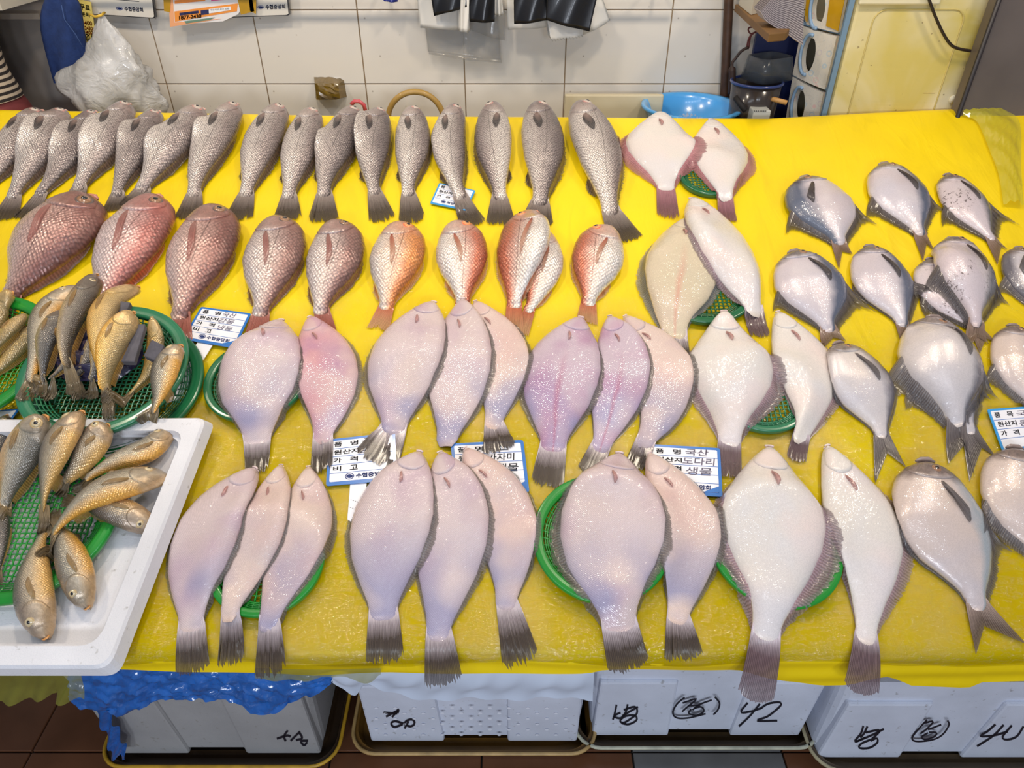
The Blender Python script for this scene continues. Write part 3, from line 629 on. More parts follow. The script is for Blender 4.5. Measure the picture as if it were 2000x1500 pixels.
# ------------------------------------------------------------------ baskets
def m_plastic(name, col, rough=.28): return simple(name, col, rough, coat=.4, noise=.15, nscale=10)
M_gr = {'bright': m_plastic('green_plastic_bright', (28, 140, 44)), 'dark': m_plastic('green_plastic_dark', (28, 104, 62)), 'jade': m_plastic('green_plastic_jade', (44, 122, 84))}
def basket(px, py, r, hrim, mat, label, base_h=.003, floor=True, put=True):
    """round colander basket: ridged rim, slatted wall, woven floor"""
    c = P(px, py, base_h + hrim); u0, v0 = c; root = empty('colander_basket', S(u0, v0, base_h), label, 'basket', 'green colander baskets under the fish')
    n = 64; prof = [(1.0, -.014), (1.02, -.005), (1.0, .0), (.975, -.002), (.955, .0), (.93, -.002), (.91, -.001), (.885, -.003), (.865, -.004), (.86, -.012), (.9, -.014), (.98, -.016)]
    V = [S(u0 + r * a * math.cos(2 * math.pi * k / n), v0 + r * a * math.sin(2 * math.pi * k / n), base_h + hrim + z) for a, z in prof for k in range(n)]
    mesh('rim', V, gridf(len(prof), n, wrap=True) + [(k, (k + 1) % n, (len(prof) - 1) * n + (k + 1) % n, (len(prof) - 1) * n + k)[::-1] for k in range(n)], mat, root)
    V, Fc = [], []
    rb = r * .7
    for k in range(48):
        a = 2 * math.pi * k / 48; ca, sa = math.cos(a), math.sin(a)
        v, f = tubev([S(u0 + r * .865 * ca, v0 + r * .865 * sa, base_h + hrim - .01), S(u0 + rb * ca, v0 + rb * sa, base_h + .004)], .0016, 4); Fc += [tuple(i + len(V) for i in q) for q in f]; V += v
    for q in range(1, 5):
        rr = rb + (r * .865 - rb) * q / 5
        v, f = tubev([S(u0 + rr * math.cos(a), v0 + rr * math.sin(a), base_h + .004 + (hrim - .014) * q / 5) for a in np.linspace(0, 2 * math.pi, 40, endpoint=False)], .0015, 4, True); Fc += [tuple(i + len(V) for i in z) for z in f]; V += v
    mesh('wall_lattice', V, Fc, mat, root, kind='stuff')
    V, Fc = [], []
    for x in np.arange(-rb, rb, .009):
        hw = math.sqrt(max(rb * rb - x * x, 0))
        for o_ in (0, 1):
            if hw < .01: continue
            pts = [S(u0 + (x if o_ else s), v0 + (s if o_ else x), base_h + .004 + .0012 * (-1) ** (k + int(round(x / .009)) + o_)) for k, s in enumerate(np.arange(-hw, hw, .009))]
            if len(pts) < 2: continue
            v, f = tubev(pts, .0019 if o_ else .0014, 4); Fc += [tuple(i + len(V) for i in z) for z in f]; V += v
    mesh('floor_lattice', V, Fc, mat, root, kind='stuff')
    if put:
        for a in np.linspace(.78, 1.01, 12):
            th = np.linspace(0, 2 * math.pi, 300); hput(u0 + r * a * np.cos(th), v0 + r * a * np.sin(th), base_h + .006 + (hrim - .006) * min(1, (a - .76) / .15))
        for a in np.linspace(0, .78, 40):
            th = np.linspace(0, 2 * math.pi, 260); hput(u0 + r * a * np.cos(th), v0 + r * a * np.sin(th), base_h + .006)
    return root
# ------------------------------------------------------------------ price cards
M_card = simple('white_card', (238, 236, 240), .3, coat=.4)
M_blue = simple('card_blue', (36, 112, 190), .3, coat=.4)
M_ink = simple('black_ink', (18, 18, 24), .5)
M_navy = simple('navy_ink', (20, 50, 120), .5)
M_line = simple('blue_line', (60, 110, 180), .5)
M_pen = simple('faded_marker', (150, 142, 162), .5)
M_penb = simple('dark_marker', (30, 28, 40), .5)
_tc = {}
def textmesh(s):
    if s in _tc: return _tc[s]
    c = bpy.data.curves.new('txt', 'FONT'); c.body = s; c.size = 1.0; o = bpy.data.objects.new('txt', c); COL.objects.link(o)
    dg = bpy.context.evaluated_depsgraph_get(); m = bpy.data.meshes.new_from_object(o.evaluated_get(dg))
    V = np.array([v.co[:] for v in m.vertices]).reshape(-1, 3); Fc = [tuple(p.vertices) for p in m.polygons]
    bpy.data.objects.remove(o); bpy.data.meshes.remove(m); bpy.data.curves.remove(c)
    mn, mx = V.min(0), V.max(0); V = (V - mn) / (mx[1] - mn[1]); _tc[s] = (V, Fc); return _tc[s]
def put_text(items, mp, name, mat, root, bold=0.0):
    """items: (text, a, b, height, width or None[, shear]) in card coordinates; mp maps (a, b) to world"""
    out = None
    for it in items:
        V, Fc = [], []
        s, a, b, h, wd = it[:5]; sh = it[5] if len(it) > 5 else 0
        v, f = textmesh(s); wv_ = v[:, 0].max() or 1
        k = (wd / wv_) if wd else h
        for dx, dy in ([(0, 0)] if not bold else [(0, 0), (bold, 0), (0, bold), (bold, bold)]):
            o = len(V); V += [mp(a + x * k + sh * y * h + dx, b - y * h - dy) for x, y, _ in v]; Fc += [tuple(i + o for i in q) for q in f]
        out = mesh(name, V, Fc, mat, root, smooth=False)
    return out
def quadmap(q, h):
    q = [np.array(p, float) for p in q]; W_ = [S(*P(*p, h), h) for p in q]
    def mp(a, b, dz=0.0):
        p = (W_[0] * (1 - a) + W_[1] * a) * (1 - b) + (W_[3] * (1 - a) + W_[2] * a) * b
        return p + np.array([0, -SA, CA]) * dz
    return mp
def slab(name, pts, mp, z0, z1, mat, root, **k):
    return prism(name, [mp(a, b, z0) for a, b in pts], [mp(a, b, z1) for a, b in pts], mat, root, **k)
def rrect(a0, b0, a1, b1, r, n=4, asp=1.0):
    o = []
    for cx, cy, s in ((a1 - r, b0 + r * asp, -90), (a1 - r, b1 - r * asp, 0), (a0 + r, b1 - r * asp, 90), (a0 + r, b0 + r * asp, 180)):
        for k in range(n + 1):
            t_ = math.radians(s + 90 * k / n); o.append((cx + r * math.cos(t_), cy + r * asp * math.sin(t_)))
    return o[::-1]
def logo(mp, a, b, r, root, mat, asp=1.0):
    V, Fc = [], []
    def blob(f0):
        o = len(V); pts = []
        for k in range(24):
            t_ = 2 * math.pi * k / 24; pts.append((math.cos(t_), math.sin(t_)))
        return pts
    # disc built as a ring, and two lens shapes forming the interlocked mark
    n = 28
    for rr in (1.0, .8):
        V += [mp(a + r * rr * 1.45 * math.cos(2 * math.pi * k / n), b + r * rr * asp * math.sin(2 * math.pi * k / n), .0004) for k in range(n)]
    Fc += gridf(2, n, wrap=True)
    for sg in (1, -1):
        o = len(V); m = 14
        up = [(-.85 * sg + 1.6 * sg * q / m, -.25 * sg - .42 * sg * math.sin(q / m * math.pi)) for q in range(m + 1)]
        dn_ = [(-.85 * sg + 1.6 * sg * q / m, .22 * sg - .18 * sg * math.sin(q / m * math.pi * 1.5)) for q in range(m + 1)]
        V += [mp(a + r * 1.2 * x, b + r * .9 * asp * y, .0004) for x, y in up + dn_]
        Fc += [(o + q, o + q + 1, o + m + 2 + q, o + m + 1 + q) for q in range(m)]
    mesh('logo', V, Fc, mat, root, smooth=False)
def card(q, h, label, rows, hand, handle=None, foot='수협중앙회', corner=True, border=M_blue, h_tip=None, penm=None):
    mp = quadmap(q, h); root = empty('price_card', mp(.5, .5), label, 'price card', 'fish name cards')
    slab('border', rrect(0, 0, 1, 1, .035, asp=1.3), mp, 0, .0014, border, root)
    slab('panel', rrect(.045, .055, .955, .93, .02, asp=1.3), mp, .0014, .0018, M_card, root)
    V, Fc = [], []
    nr = len(rows)
    for i in range(nr):
        b = .055 + (.93 - .055) * (i + 1) / (nr + 1); o = len(V)
        V += [mp(.045, b - .006, .0019), mp(.955, b - .006, .0019), mp(.955, b + .006, .0019), mp(.045, b + .006, .0019)]; Fc.append((o, o + 1, o + 2, o + 3))
    mesh('ruled_lines', V, Fc, M_line, root, smooth=False)
    rh = (.93 - .055) / (nr + 1); m2 = lambda a, b: mp(a, b, .0021)
    items = []
    for i, r in enumerate(rows):
        b = .055 + rh * (i + 1) - rh * .24
        if r is None: continue
        if len(r) == 2: items += [(r[0], .09, b, rh * .55, .11), (r[1], .33, b, rh * .55, .11)]
        else: items.append((r, .09, b, rh * .55, .36))
    if items: put_text(items, m2, 'printed_lettering', M_ink, root, bold=.006)
    if hand: put_text(hand, lambda a, b: mp(a, b, .0022), 'handwriting', penm or M_pen, root, bold=.003)
    if foot:
        put_text([(foot, .42, .93 - rh * .22, rh * .52, .42)], m2, 'printed_name', M_navy, root, bold=.006); logo(lambda a, b, z: mp(a, b, .0021), .33, .93 - rh * .5, .045, root, M_navy, asp=1.5)
    if corner: mesh('blue_corner', [mp(.955, .80, .00215), mp(.955, .93, .00215), mp(.74, .93, .00215)], [(0, 1, 2)], M_blue, root, smooth=False)
    if handle:
        hm = quadmap(handle, h - .001); slab('stake', [(0, 0), (0, .93), (.3, 1), (1, .97), (1, 0)][::-1], hm, -.0015, 0, M_card, root)
        V = []; Fc = []
        for k in range(6):
            for sg in (0, 1):
                o = len(V); a = .1 + .13 * k; b = .42 + .02 * k + sg * .2; V += [hm(a, b, .0002), hm(a + .07, b + .008, .0002), hm(a + .07, b + .02, .0002), hm(a, b + .012, .0002)]; Fc.append((o, o + 1, o + 2, o + 3))
        mesh('printed_marks', V, Fc, M_ink, root, smooth=False)
    for a in np.linspace(0, 1, 30):
        for b in np.linspace(0, 1, 24):
            x = q[0][0] * (1 - a) * (1 - b) + q[1][0] * a * (1 - b) + q[3][0] * (1 - a) * b + q[2][0] * a * b; y = q[0][1] * (1 - a) * (1 - b) + q[1][1] * a * (1 - b) + q[3][1] * (1 - a) * b + q[2][1] * a * b
            uu = P(x, y, h) if (int(a * 29) % 4 == 0 and int(b * 23) % 4 == 0) else None
            if uu is not None: hput(uu[0] + np.linspace(-.008, .008, 5)[:, None] + np.zeros(5), uu[1] + np.linspace(-.008, .008, 5)[None, :] + np.zeros((5, 1)), h + .003)
    return root
ROWS = ['품명', '원산지', '가격', '비고']
card([(393, 600), (491, 613), (459, 681), (356, 663)], .008, 'white price card with blue border on a stake, beside the third red bream', ROWS, [('국산', .47, .2, .13, .26, .2), ('강동', .45, .39, .14, .3, .2), ('냉동', .5, .58, .13, .28, .2)], handle=[(386, 668), (415, 674), (345, 786), (316, 786)])
card([(642, 859), (772, 845), (775, 938), (637, 950)], .006, 'blue-edged price card partly under a fanned grey tail, left of centre', ROWS, [('국산', .5, .2, .14, .34, .1), ('강원', .45, .38, .14, .3, .1)], handle=[(684, 945), (716, 942), (712, 1020), (678, 1020)])
card([(880, 867), (1022, 860), (1034, 962), (890, 968)], .006, 'blue-edged price card half hidden under two flounders at table centre', ROWS, [('국산', .45, .19, .14, .34, .1), ('가자미', .48, .39, .14, .36, .1), ('생물', .58, .6, .15, .3, .1)], penm=M_penb, corner=True)
card([(1268, 868), (1406, 876), (1411, 971), (1268, 962)], .006, 'glare-washed price card between grey flounders and white flounders', ROWS, [('국산', .5, .2, .14, .32, .1), ('도다리', .46, .39, .15, .44, .1), ('생물', .5, .6, .16, .36, .1)])
card([(1927, 800), (2030, 793), (2055, 872), (1958, 884)], .006, 'pale blue-edged card at the right edge beside big pomfrets', ['품목', '원산지', '가격'], [('국산', .5, .24, .15, .4, .1), ('동해', .5, .47, .15, .36, .1)], foot=None, corner=False, border=simple('card_light_blue', (50, 150, 215), .3, coat=.4))
card([(858, 358), (929, 373), (910, 412), (840, 398)], .006, 'small blue-rimmed card under a grey croaker tail in the back row', ['품목', '원산지', '가격'], None, foot='해양수산', corner=False, border=simple('card_light_blue', (50, 150, 215), .3, coat=.4))
card([(-62, 806), (40, 799), (0, 850), (-80, 870)], .008, 'blue-edged card corner at far left between the two baskets', [None, None], None, foot=None, corner=True)
# ------------------------------------------------------------------ styrofoam tray at the left
def m_foam(name, col):
    t = NT(name); ob = t.obj(); v = t.vor(ob, 260, 1.0, 'DISTANCE_TO_EDGE')
    c = t.mix(t.mr(t.noise(ob, 7, 4), .3, .7), lin(col), tuple(x * .82 for x in lin(col)[:3]) + (1,))
    c = t.mix(t.mr(t.noise(ob, 60, 3), .66, .74, 0, .5), c, lin((120, 110, 90)))
    t.p(Base_Color=c, Roughness=.62, Normal=t.bump(t.mr(v, 0, .12), .22, .001)); return t.m
M_foam = m_foam('white_foam', (232, 230, 232)); M_foam2 = m_foam('grey_white_foam', (226, 232, 246)); M_foamd = m_foam('shaded_dirty_foam', (176, 175, 174))  # dirty foam also has the leftmost box's shade put into its grey
ht = .045
cpx = [(-130, 850), (352, 846), (184, 1258), (-200, 1258)]
tc = [P(x, y, ht) for x, y in cpx]; ctr = sum(tc) / 4
def off(pts, d):
    out = []
    n = len(pts)
    for i in range(n):
        a, b, c = pts[i - 1], pts[i], pts[(i + 1) % n]; e1 = (b - a) / np.linalg.norm(b - a); e2 = (c - b) / np.linalg.norm(c - b)
        n1 = np.array([e1[1], -e1[0]]); n2 = np.array([e2[1], -e2[0]]); m = (n1 + n2); m /= (m @ n1)
        out.append(b + m * d)
    return out
def rounded(pts, r, k=5):
    out = []
    n = len(pts)
    for i in range(n):
        a, b, c = pts[i - 1], pts[i], pts[(i + 1) % n]; p = b + (a - b) / np.linalg.norm(a - b) * r; q = b + (c - b) / np.linalg.norm(c - b) * r
        for j in range(k + 1):
            f = j / k; out.append((1 - f) ** 2 * p + 2 * f * (1 - f) * b + f * f * q)
    return out
tray = empty('foam_tray', S(ctr[0], ctr[1], 0), 'white foam box lid used as a tray under the lower yellow croakers', 'tray')
rings = [(off(tc, -.012), .003, .02), (off(tc, .0), ht - .012, .03), (off(tc, -.004), ht - .012, .03), (off(tc, -.006), ht, .028), (off(tc, -.03), ht, .02), (off(tc, -.034), ht - .004, .02), (off(tc, -.04), .02, .02)]
V = []; nr_ = 0
for pts, h, r in rings:
    rr_ = rounded(pts, r); nr_ = len(rr_); V += [S(p[0], p[1], h, .5, .3) for p in rr_]
Fc = gridf(len(rings), nr_, wrap=True) + [tuple(range(nr_)), tuple(range((len(rings) - 1) * nr_ + nr_ - 1, (len(rings) - 1) * nr_ - 1, -1))]
o = mesh('tray_body', V, Fc, M_foam, tray, smooth=False)
hrect(off(tc, 0), .021); 
outer = hrect(off(tc, 0), 0); hh_ = HM.copy(); inn = hrect(off(tc, -.036), 0); HM[outer & ~inn] = ht + .001
# ------------------------------------------------------------------ foam boxes on the floor
def strokes(lines, mp, wd, name, mat, root):
    for ln in lines:
        V, Fc = [], []
        pts = crs(ln, max(8, len(ln) * 5)); d = np.gradient(pts, axis=0); d /= np.linalg.norm(d, axis=1)[:, None] + 1e-9; nn_ = np.stack([-d[:, 1], d[:, 0]], 1)
        o = len(V)
        for p, q in zip(pts, nn_):
            V += [mp(*(p + q * wd / 2)), mp(*(p - q * wd / 2))]
        Fc += [(o + 2 * i, o + 2 * i + 1, o + 2 * i + 3, o + 2 * i + 2) for i in range(len(pts) - 1)]
        mesh(name, V, Fc, mat, root, smooth=False)
def foam_box(xl, xr, yb, ytop, label, mat, traymat, tlabel, notch, lines, wd=5, dots=False, H=.3, tl=.035):
    """xl, xr: pixel edges of the front face at its foot; yb: pixel row of the foot"""
    zb = .025; pl = atz(xl, yb, zb); pr = atz(xr, yb, zb); Yb = pl[1]; zt = zb + H
    x0, x1 = pl[0], pr[0]; dep = .36; root = empty('foam_box', ((x0 + x1) / 2, Yb + dep / 2, zb), label, 'box', 'foam boxes under the table')
    Yt = Yb - .025
    # outer shell profile, bottom to top, with foot notch at the middle of the front
    def ring(z, g, r=.03, n=4):
        a, b, c, d = x0 - g, x1 + g, Yb - g, Yb + dep + g; o = []
        for cx, cy, s in ((b - r, c + r, -90), (b - r, d - r, 0), (a + r, d - r, 90), (a + r, c + r, 180)):
            for k in range(n + 1):
                t_ = math.radians(s + 90 * k / n); o.append((cx + r * math.cos(t_), cy + r * math.sin(t_), z))
        return o
    zl = zt - .06
    rg = [ring(zb + .018, .0), ring(zl, .012), ring(zl, .02), ring(zt, .024), ring(zt, .0), ring(zt - .02, -.004)]
    n = len(rg[0]); V = sum(rg, []); Fc = gridf(len(rg), n, wrap=True) + [tuple(range(n))[::-1], tuple(range((len(rg) - 1) * n, len(rg) * n))]
    mesh('shell', V, [f[::-1] for f in Fc], mat, root, smooth=False)
    # raised feet and panels either side of the central recess
    a_, b_ = x0 + (x1 - x0) * notch[0], x0 + (x1 - x0) * notch[1]
    for lo, hi in ((x0 + .004, a_), (b_, x1 - .004)):
        bt = [(lo, Yb - .007, zb), (hi, Yb - .007, zb), (hi, Yb + .05, zb), (lo, Yb + .05, zb)]
        tpp = [(lo, Yb - .02, zl - .03), (hi - (.012 if hi == a_ else 0), Yb - .02, zl - .03), (hi, Yb + .05, zl - .03), (lo, Yb + .05, zl - .03)]
        prism('foot_panel', bt, tpp, mat, root, bev=.006)
    for lo, hi in ((x0 + .02, a_), (b_, x1 - .02)):
        box('rear_foot', (lo, Yb + dep - .06, zb), (hi, Yb + dep - .01, zb + .019), mat, root)
    def mp(px, py):
        # front panel leans back: solve on its plane
        n_ = np.array([0, -(zl - .03 - zb), -.013]); n_ /= np.linalg.norm(n_); d = ray(px, py); p0 = np.array([0, Yb - .0072, zb])
        k = ((p0 - CAM) @ n_) / (d @ n_); return CAM + d * k + n_ * .0012
    if lines: strokes(lines, mp, wd, 'marker_stroke', M_penb, root)
    if dots:
        V, Fc = [], []
        for r in range(6):
            for c in range(12):
                px = 735 + c * 37 + (r % 2) * 18; py = 1382 + r * 10.5
                if px > 1120 or (px > 955 and px < 862): continue
                o = len(V); V += [np.array(mp(px + 4 * math.cos(k * math.pi / 3), py + 2 * math.sin(k * math.pi / 3))) for k in range(6)]; Fc.append(tuple(o + k for k in range(6)))
        mesh('print_dots', V, Fc, simple('pale_dots', (240, 244, 255), .4), root, smooth=False)
    # drip tray beneath
    tr = empty('drip_tray', ((x0 + x1) / 2, Yb + .15, .0), tlabel, 'tray', 'drip trays under the foam boxes')
    a, b, c, d = x0 - tl, x1 + .035, Yb - .04, Yb + dep + .04
    def rr(g, z, r=.06):
        o = []
        for cx, cy, s in ((b + g - r, c - g + r, -90), (b + g - r, d + g - r, 0), (a - g + r, d + g - r, 90), (a - g + r, c - g + r, 180)):
            for k in range(7):
                t_ = math.radians(s + 15 * k); o.append((cx + r * math.cos(t_), cy + r * math.sin(t_), z))
        return o
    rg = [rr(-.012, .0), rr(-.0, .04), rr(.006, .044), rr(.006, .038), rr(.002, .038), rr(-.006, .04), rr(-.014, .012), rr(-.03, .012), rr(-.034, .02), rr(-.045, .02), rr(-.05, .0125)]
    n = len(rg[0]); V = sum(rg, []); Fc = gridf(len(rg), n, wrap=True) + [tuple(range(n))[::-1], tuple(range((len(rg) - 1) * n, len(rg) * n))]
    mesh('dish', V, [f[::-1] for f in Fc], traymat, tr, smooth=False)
    V, Fc = tubev([(p[0], p[1], p[2]) for p in rr(.004, .042)], .0045, 6, True)
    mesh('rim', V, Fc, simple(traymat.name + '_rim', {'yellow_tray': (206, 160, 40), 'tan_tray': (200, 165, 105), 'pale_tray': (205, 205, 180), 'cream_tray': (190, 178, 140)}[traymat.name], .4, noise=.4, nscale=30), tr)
    return root, (x0, x1, Yb, zt, dep)
L8 = [[(749, 1391), (776, 1393)], [(754, 1399), (778, 1387), (770, 1395)], [(766, 1400), (778, 1385), (777, 1392)], [(810, 1410), (806, 1405), (796, 1406), (786, 1414), (770, 1419), (764, 1412), (772, 1408), (786, 1412), (800, 1418), (808, 1415), (810, 1409)], [(790, 1422), (798, 1408)]]
L34 = [[(541, 1442), (560, 1436), (568, 1438)], [(562, 1426), (555, 1437), (558, 1447)], [(586, 1428), (576, 1438), (568, 1446)], [(585, 1430), (590, 1441), (578, 1445)], [(602, 1446), (588, 1447), (594, 1455), (600, 1449)]]
L42 = [[(1204, 1376), (1201, 1391), (1197, 1405)], [(1226, 1375), (1222, 1390), (1212, 1402), (1199, 1398), (1212, 1391)], [(1246, 1380), (1230, 1389), (1215, 1398)], [(1218, 1386), (1240, 1380), (1244, 1392), (1232, 1403), (1218, 1411), (1211, 1407), (1222, 1398), (1240, 1397), (1243, 1406), (1228, 1414), (1214, 1412)],
       [(1337, 1361), (1322, 1374), (1314, 1391), (1322, 1401), (1345, 1401), (1378, 1393)], [(1333, 1372), (1360, 1364), (1342, 1380), (1332, 1389)], [(1344, 1377), (1368, 1377)], [(1390, 1366), (1366, 1375), (1352, 1386)], [(1350, 1384), (1345, 1392), (1360, 1396), (1374, 1389), (1370, 1380), (1356, 1382)], [(1396, 1360), (1405, 1372), (1402, 1385), (1393, 1395)],
       [(1460, 1372), (1447, 1390), (1466, 1389), (1488, 1382)], [(1484, 1374), (1464, 1398), (1443, 1418)], [(1484, 1384), (1500, 1374), (1522, 1371), (1524, 1378), (1500, 1398), (1478, 1407), (1518, 1407)]]
L40 = [[(1686, 1417), (1681, 1432), (1669, 1448), (1690, 1440)], [(1694, 1418), (1687, 1432), (1680, 1440)], [(1726, 1423), (1705, 1434), (1672, 1448)], [(1690, 1430), (1718, 1426), (1700, 1446), (1712, 1441), (1713, 1450), (1698, 1460), (1678, 1460), (1682, 1452), (1700, 1444)],
       [(1810, 1405), (1796, 1420), (1781, 1440), (1790, 1447), (1820, 1444), (1840, 1434), (1853, 1415), (1850, 1406)], [(1804, 1411), (1822, 1408), (1810, 1422), (1797, 1432)], [(1812, 1424), (1838, 1414)], [(1812, 1430), (1800, 1438), (1806, 1443), (1824, 1438), (1828, 1430), (1814, 1429)],
       [(1944, 1414), (1928, 1428), (1914, 1437), (1940, 1436), (1968, 1428)], [(1960, 1415), (1940, 1436), (1908, 1457)], [(1976, 1416), (1958, 1438), (1966, 1444), (1985, 1438), (1999, 1418)]]
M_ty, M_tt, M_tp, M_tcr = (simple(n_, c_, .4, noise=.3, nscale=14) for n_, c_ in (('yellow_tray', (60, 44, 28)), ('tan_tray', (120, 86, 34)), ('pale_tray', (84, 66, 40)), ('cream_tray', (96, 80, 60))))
bA, gA = foam_box(240, 632, 1467, 0, 'grimy, shade-darkened white foam box under the table, draped with a blue bag', M_foamd, M_ty, 'yellow-rimmed dark tray under the leftmost foam box', (.34, .62), L34, 4, H=.375)
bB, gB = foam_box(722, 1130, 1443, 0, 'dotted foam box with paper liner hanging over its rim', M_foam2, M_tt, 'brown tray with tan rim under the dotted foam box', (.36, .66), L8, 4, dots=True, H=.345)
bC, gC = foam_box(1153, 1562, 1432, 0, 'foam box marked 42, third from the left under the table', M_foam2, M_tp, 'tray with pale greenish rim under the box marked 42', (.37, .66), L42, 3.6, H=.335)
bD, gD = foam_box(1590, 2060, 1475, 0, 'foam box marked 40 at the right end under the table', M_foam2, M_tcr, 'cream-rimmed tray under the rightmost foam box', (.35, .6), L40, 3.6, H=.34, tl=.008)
# blue bag over box A
from mathutils import noise as mnoise
M_bag = simple('blue_polythene', (40, 120, 214), .2, coat=.9, noise=.45, nscale=26, bump=.8)
n, m = 110, 34
topx = np.linspace(138, 650, n)
lowp = [(138, 1360), (150, 1372), (212, 1386), (250, 1388), (282, 1374), (304, 1362), (350, 1360), (440, 1358), (475, 1368), (490, 1386), (530, 1386), (558, 1377), (566, 1366), (610, 1350), (640, 1336), (652, 1330)]
lx = [p[0] for p in lowp]; ly = [p[1] for p in lowp]
V = np.zeros((n, m, 3)); Yc = gA[2] - .045
for i, x in enumerate(topx):
    yl = np.interp(x, lx, ly); a = at(x, 1296, Yc); b = at(x, yl, Yc)
    for j in range(m):
        f = j / (m - 1)
        if f < .3:
            q = f / .3; p = np.array([a[0], Yc + .16 * (1 - q) ** 1.5, a[2] + .01 * math.sin(q * 3)])
        else:
            q = (f - .3) / .7; p = a * (1 - q) + b * q
        nz = mnoise.fractal(Vector((i * .16, j * .34, 0)), .9, 2.1, 4); nz2 = mnoise.noise(Vector((i * .35, j * .2, 7)))
        p = p + np.array([.004 * nz2, -.008 - .011 * nz - .004 * abs(nz2), .004 * nz])
        V[i, j] = p
o = mesh('blue_bag', V.reshape(-1, 3), gridf(n, m), M_bag, None); setp(o, 'crumpled blue plastic bag draped over the leftmost foam box', 'bag')
sp_ = [(150, 1366), (180, 1385), (200, 1420), (212, 1455), (216, 1482)]; sq_ = [(222, 1384), (218, 1400), (232, 1430), (244, 1455), (246, 1478)]
A = crs([at(x, y, Yc + .01) for x, y in sp_], 24); B = crs([at(x, y, Yc) for x, y in sq_], 24); V = np.array([[A[i] * (1 - j / 7) + B[i] * j / 7 + np.array([0, -.008 * math.sin(i * .8 + j * 1.3), 0]) for j in range(8)] for i in range(24)])
mesh('bag_tail', V.reshape(-1, 3), gridf(24, 8), M_bag, o)
# paper liner over box B
M_pap = simple('liner_paper', (222, 234, 252), .6, noise=.08, nscale=8)
Yc = gB[2] - .038; tpx = [(632, 1318), (676, 1316), (760, 1314), (900, 1314), (1050, 1314), (1160, 1314)]; lwx = [(630, 1330), (684, 1368), (714, 1346), (770, 1368), (860, 1376), (1000, 1375), (1158, 1374)]
A = crs([at(x, y - 18, Yc) for x, y in tpx], 60); B = crs([at(x, y, Yc) for x, y in lwx], 60); V = np.zeros((60, 14, 3))
for j in range(14):
    f = j / 13; V[:, j] = A * (1 - f) + B * f; V[:, j, 1] += -.012 * math.sin(f * math.pi * 1.6) * (1 + .3 * np.sin(np.arange(60) * .4)) - .003 * np.sin(np.arange(60) * .9 + f * 5)
o = mesh('liner_sheet', V.reshape(-1, 3), gridf(60, 14), M_pap, None); setp(o, 'white creased paper liner hanging over the rim of the dotted box', 'paper')
# ------------------------------------------------------------------ back counter and things by the wall
M_dark = simple('dark_interior', (26, 22, 22), .7)
cnt = empty('back_counter', (.55, 2.13, .525), 'low steel counter along the tiled wall behind the table', 'counter')
box('counter_top', (-1.05, 2.0, 1.03), (2.1, 2.272, 1.05), M_steel, cnt); 
for x in (-1.0, 0, 1.0, 2.0): box('leg', (x, 2.05, 0), (x + .03, 2.08, 1.03), M_steel, cnt)
# dull steel panel, left
M_pan = NT('brushed_panel'); t = M_pan; ob = t.obj()
t.p(Base_Color=t.mix(t.mr(t.noise(ob, 3, 4), .35, .7), (.22, .19, .17, 1), (.42, .38, .34, 1)), Metallic=.25, Roughness=.42, Normal=t.bump(t.noise(t.vm('MULTIPLY', ob, (1, 1, 30)), 6, 3), .1, .002)); M_pan = t.m
px1 = at(205, 150, 2.25)[0]
pl_ = empty('steel_backing', (-1.9, 2.25, 1.0), 'brownish stainless panel standing against the wall at far left', 'panel')
box('sheet_metal', (-2.6, 2.235, 0), (px1, 2.262, 2.3), M_pan, pl_, bev=.003)
zt_ = at(60, 34, 2.2)[2]; box('ledge', (-2.6, 2.17, zt_), (at(90, 34, 2.2)[0], 2.235, zt_ + .014), simple('ledge_metal', (170, 160, 150), .4, metal=.5), pl_)
zt_ = at(20, 8, 2.1)[2]; box('white_box_above', (-2.6, 2.0, zt_), (at(48, 8, 2.1)[0], 2.17, zt_ + .12), simple('offwhite', (190, 184, 170), .5), pl_, label='pale box sitting on the ledge')
# navy towel
M_tow = simple('navy_towel', (34, 58, 112), .95, noise=.3, nscale=60, bump=.5)
Yt = 2.14
L_ = crs([at(x, y, Yt) for x, y in [(92, -14), (82, 20), (81, 52), (88, 90), (97, 130), (104, 163)]], 30); R_ = crs([at(x, y, Yt) for x, y in [(135, -14), (152, 8), (157, 40), (163, 90), (169, 125), (166, 166)]], 30)
V = np.zeros((30, 14, 3))
for j in range(14):
    f = j / 13; V[:, j] = L_ * (1 - f) + R_ * f; V[:, j, 1] -= .014 * math.sin(f * math.pi) + .007 * np.sin(f * 9 + np.arange(30) * .12)
V2 = V.copy(); V2[..., 1] += .012
VV = np.concatenate([V, V2[:, ::-1]], 1)
o = mesh('towel', VV.reshape(-1, 3), gridf(30, 28, wrap=True) + [tuple(range(28)), tuple(29 * 28 + k for k in range(27, -1, -1))], M_tow, None); setp(o, 'dark blue towel hanging in front of the steel panel', 'towel')
tube('seam', [at(x, y, Yt - .022) for x, y in [(120, 10), (126, 38), (146, 65), (162, 92)]], .0012, simple('pale_seam', (58, 82, 132), .9), o)
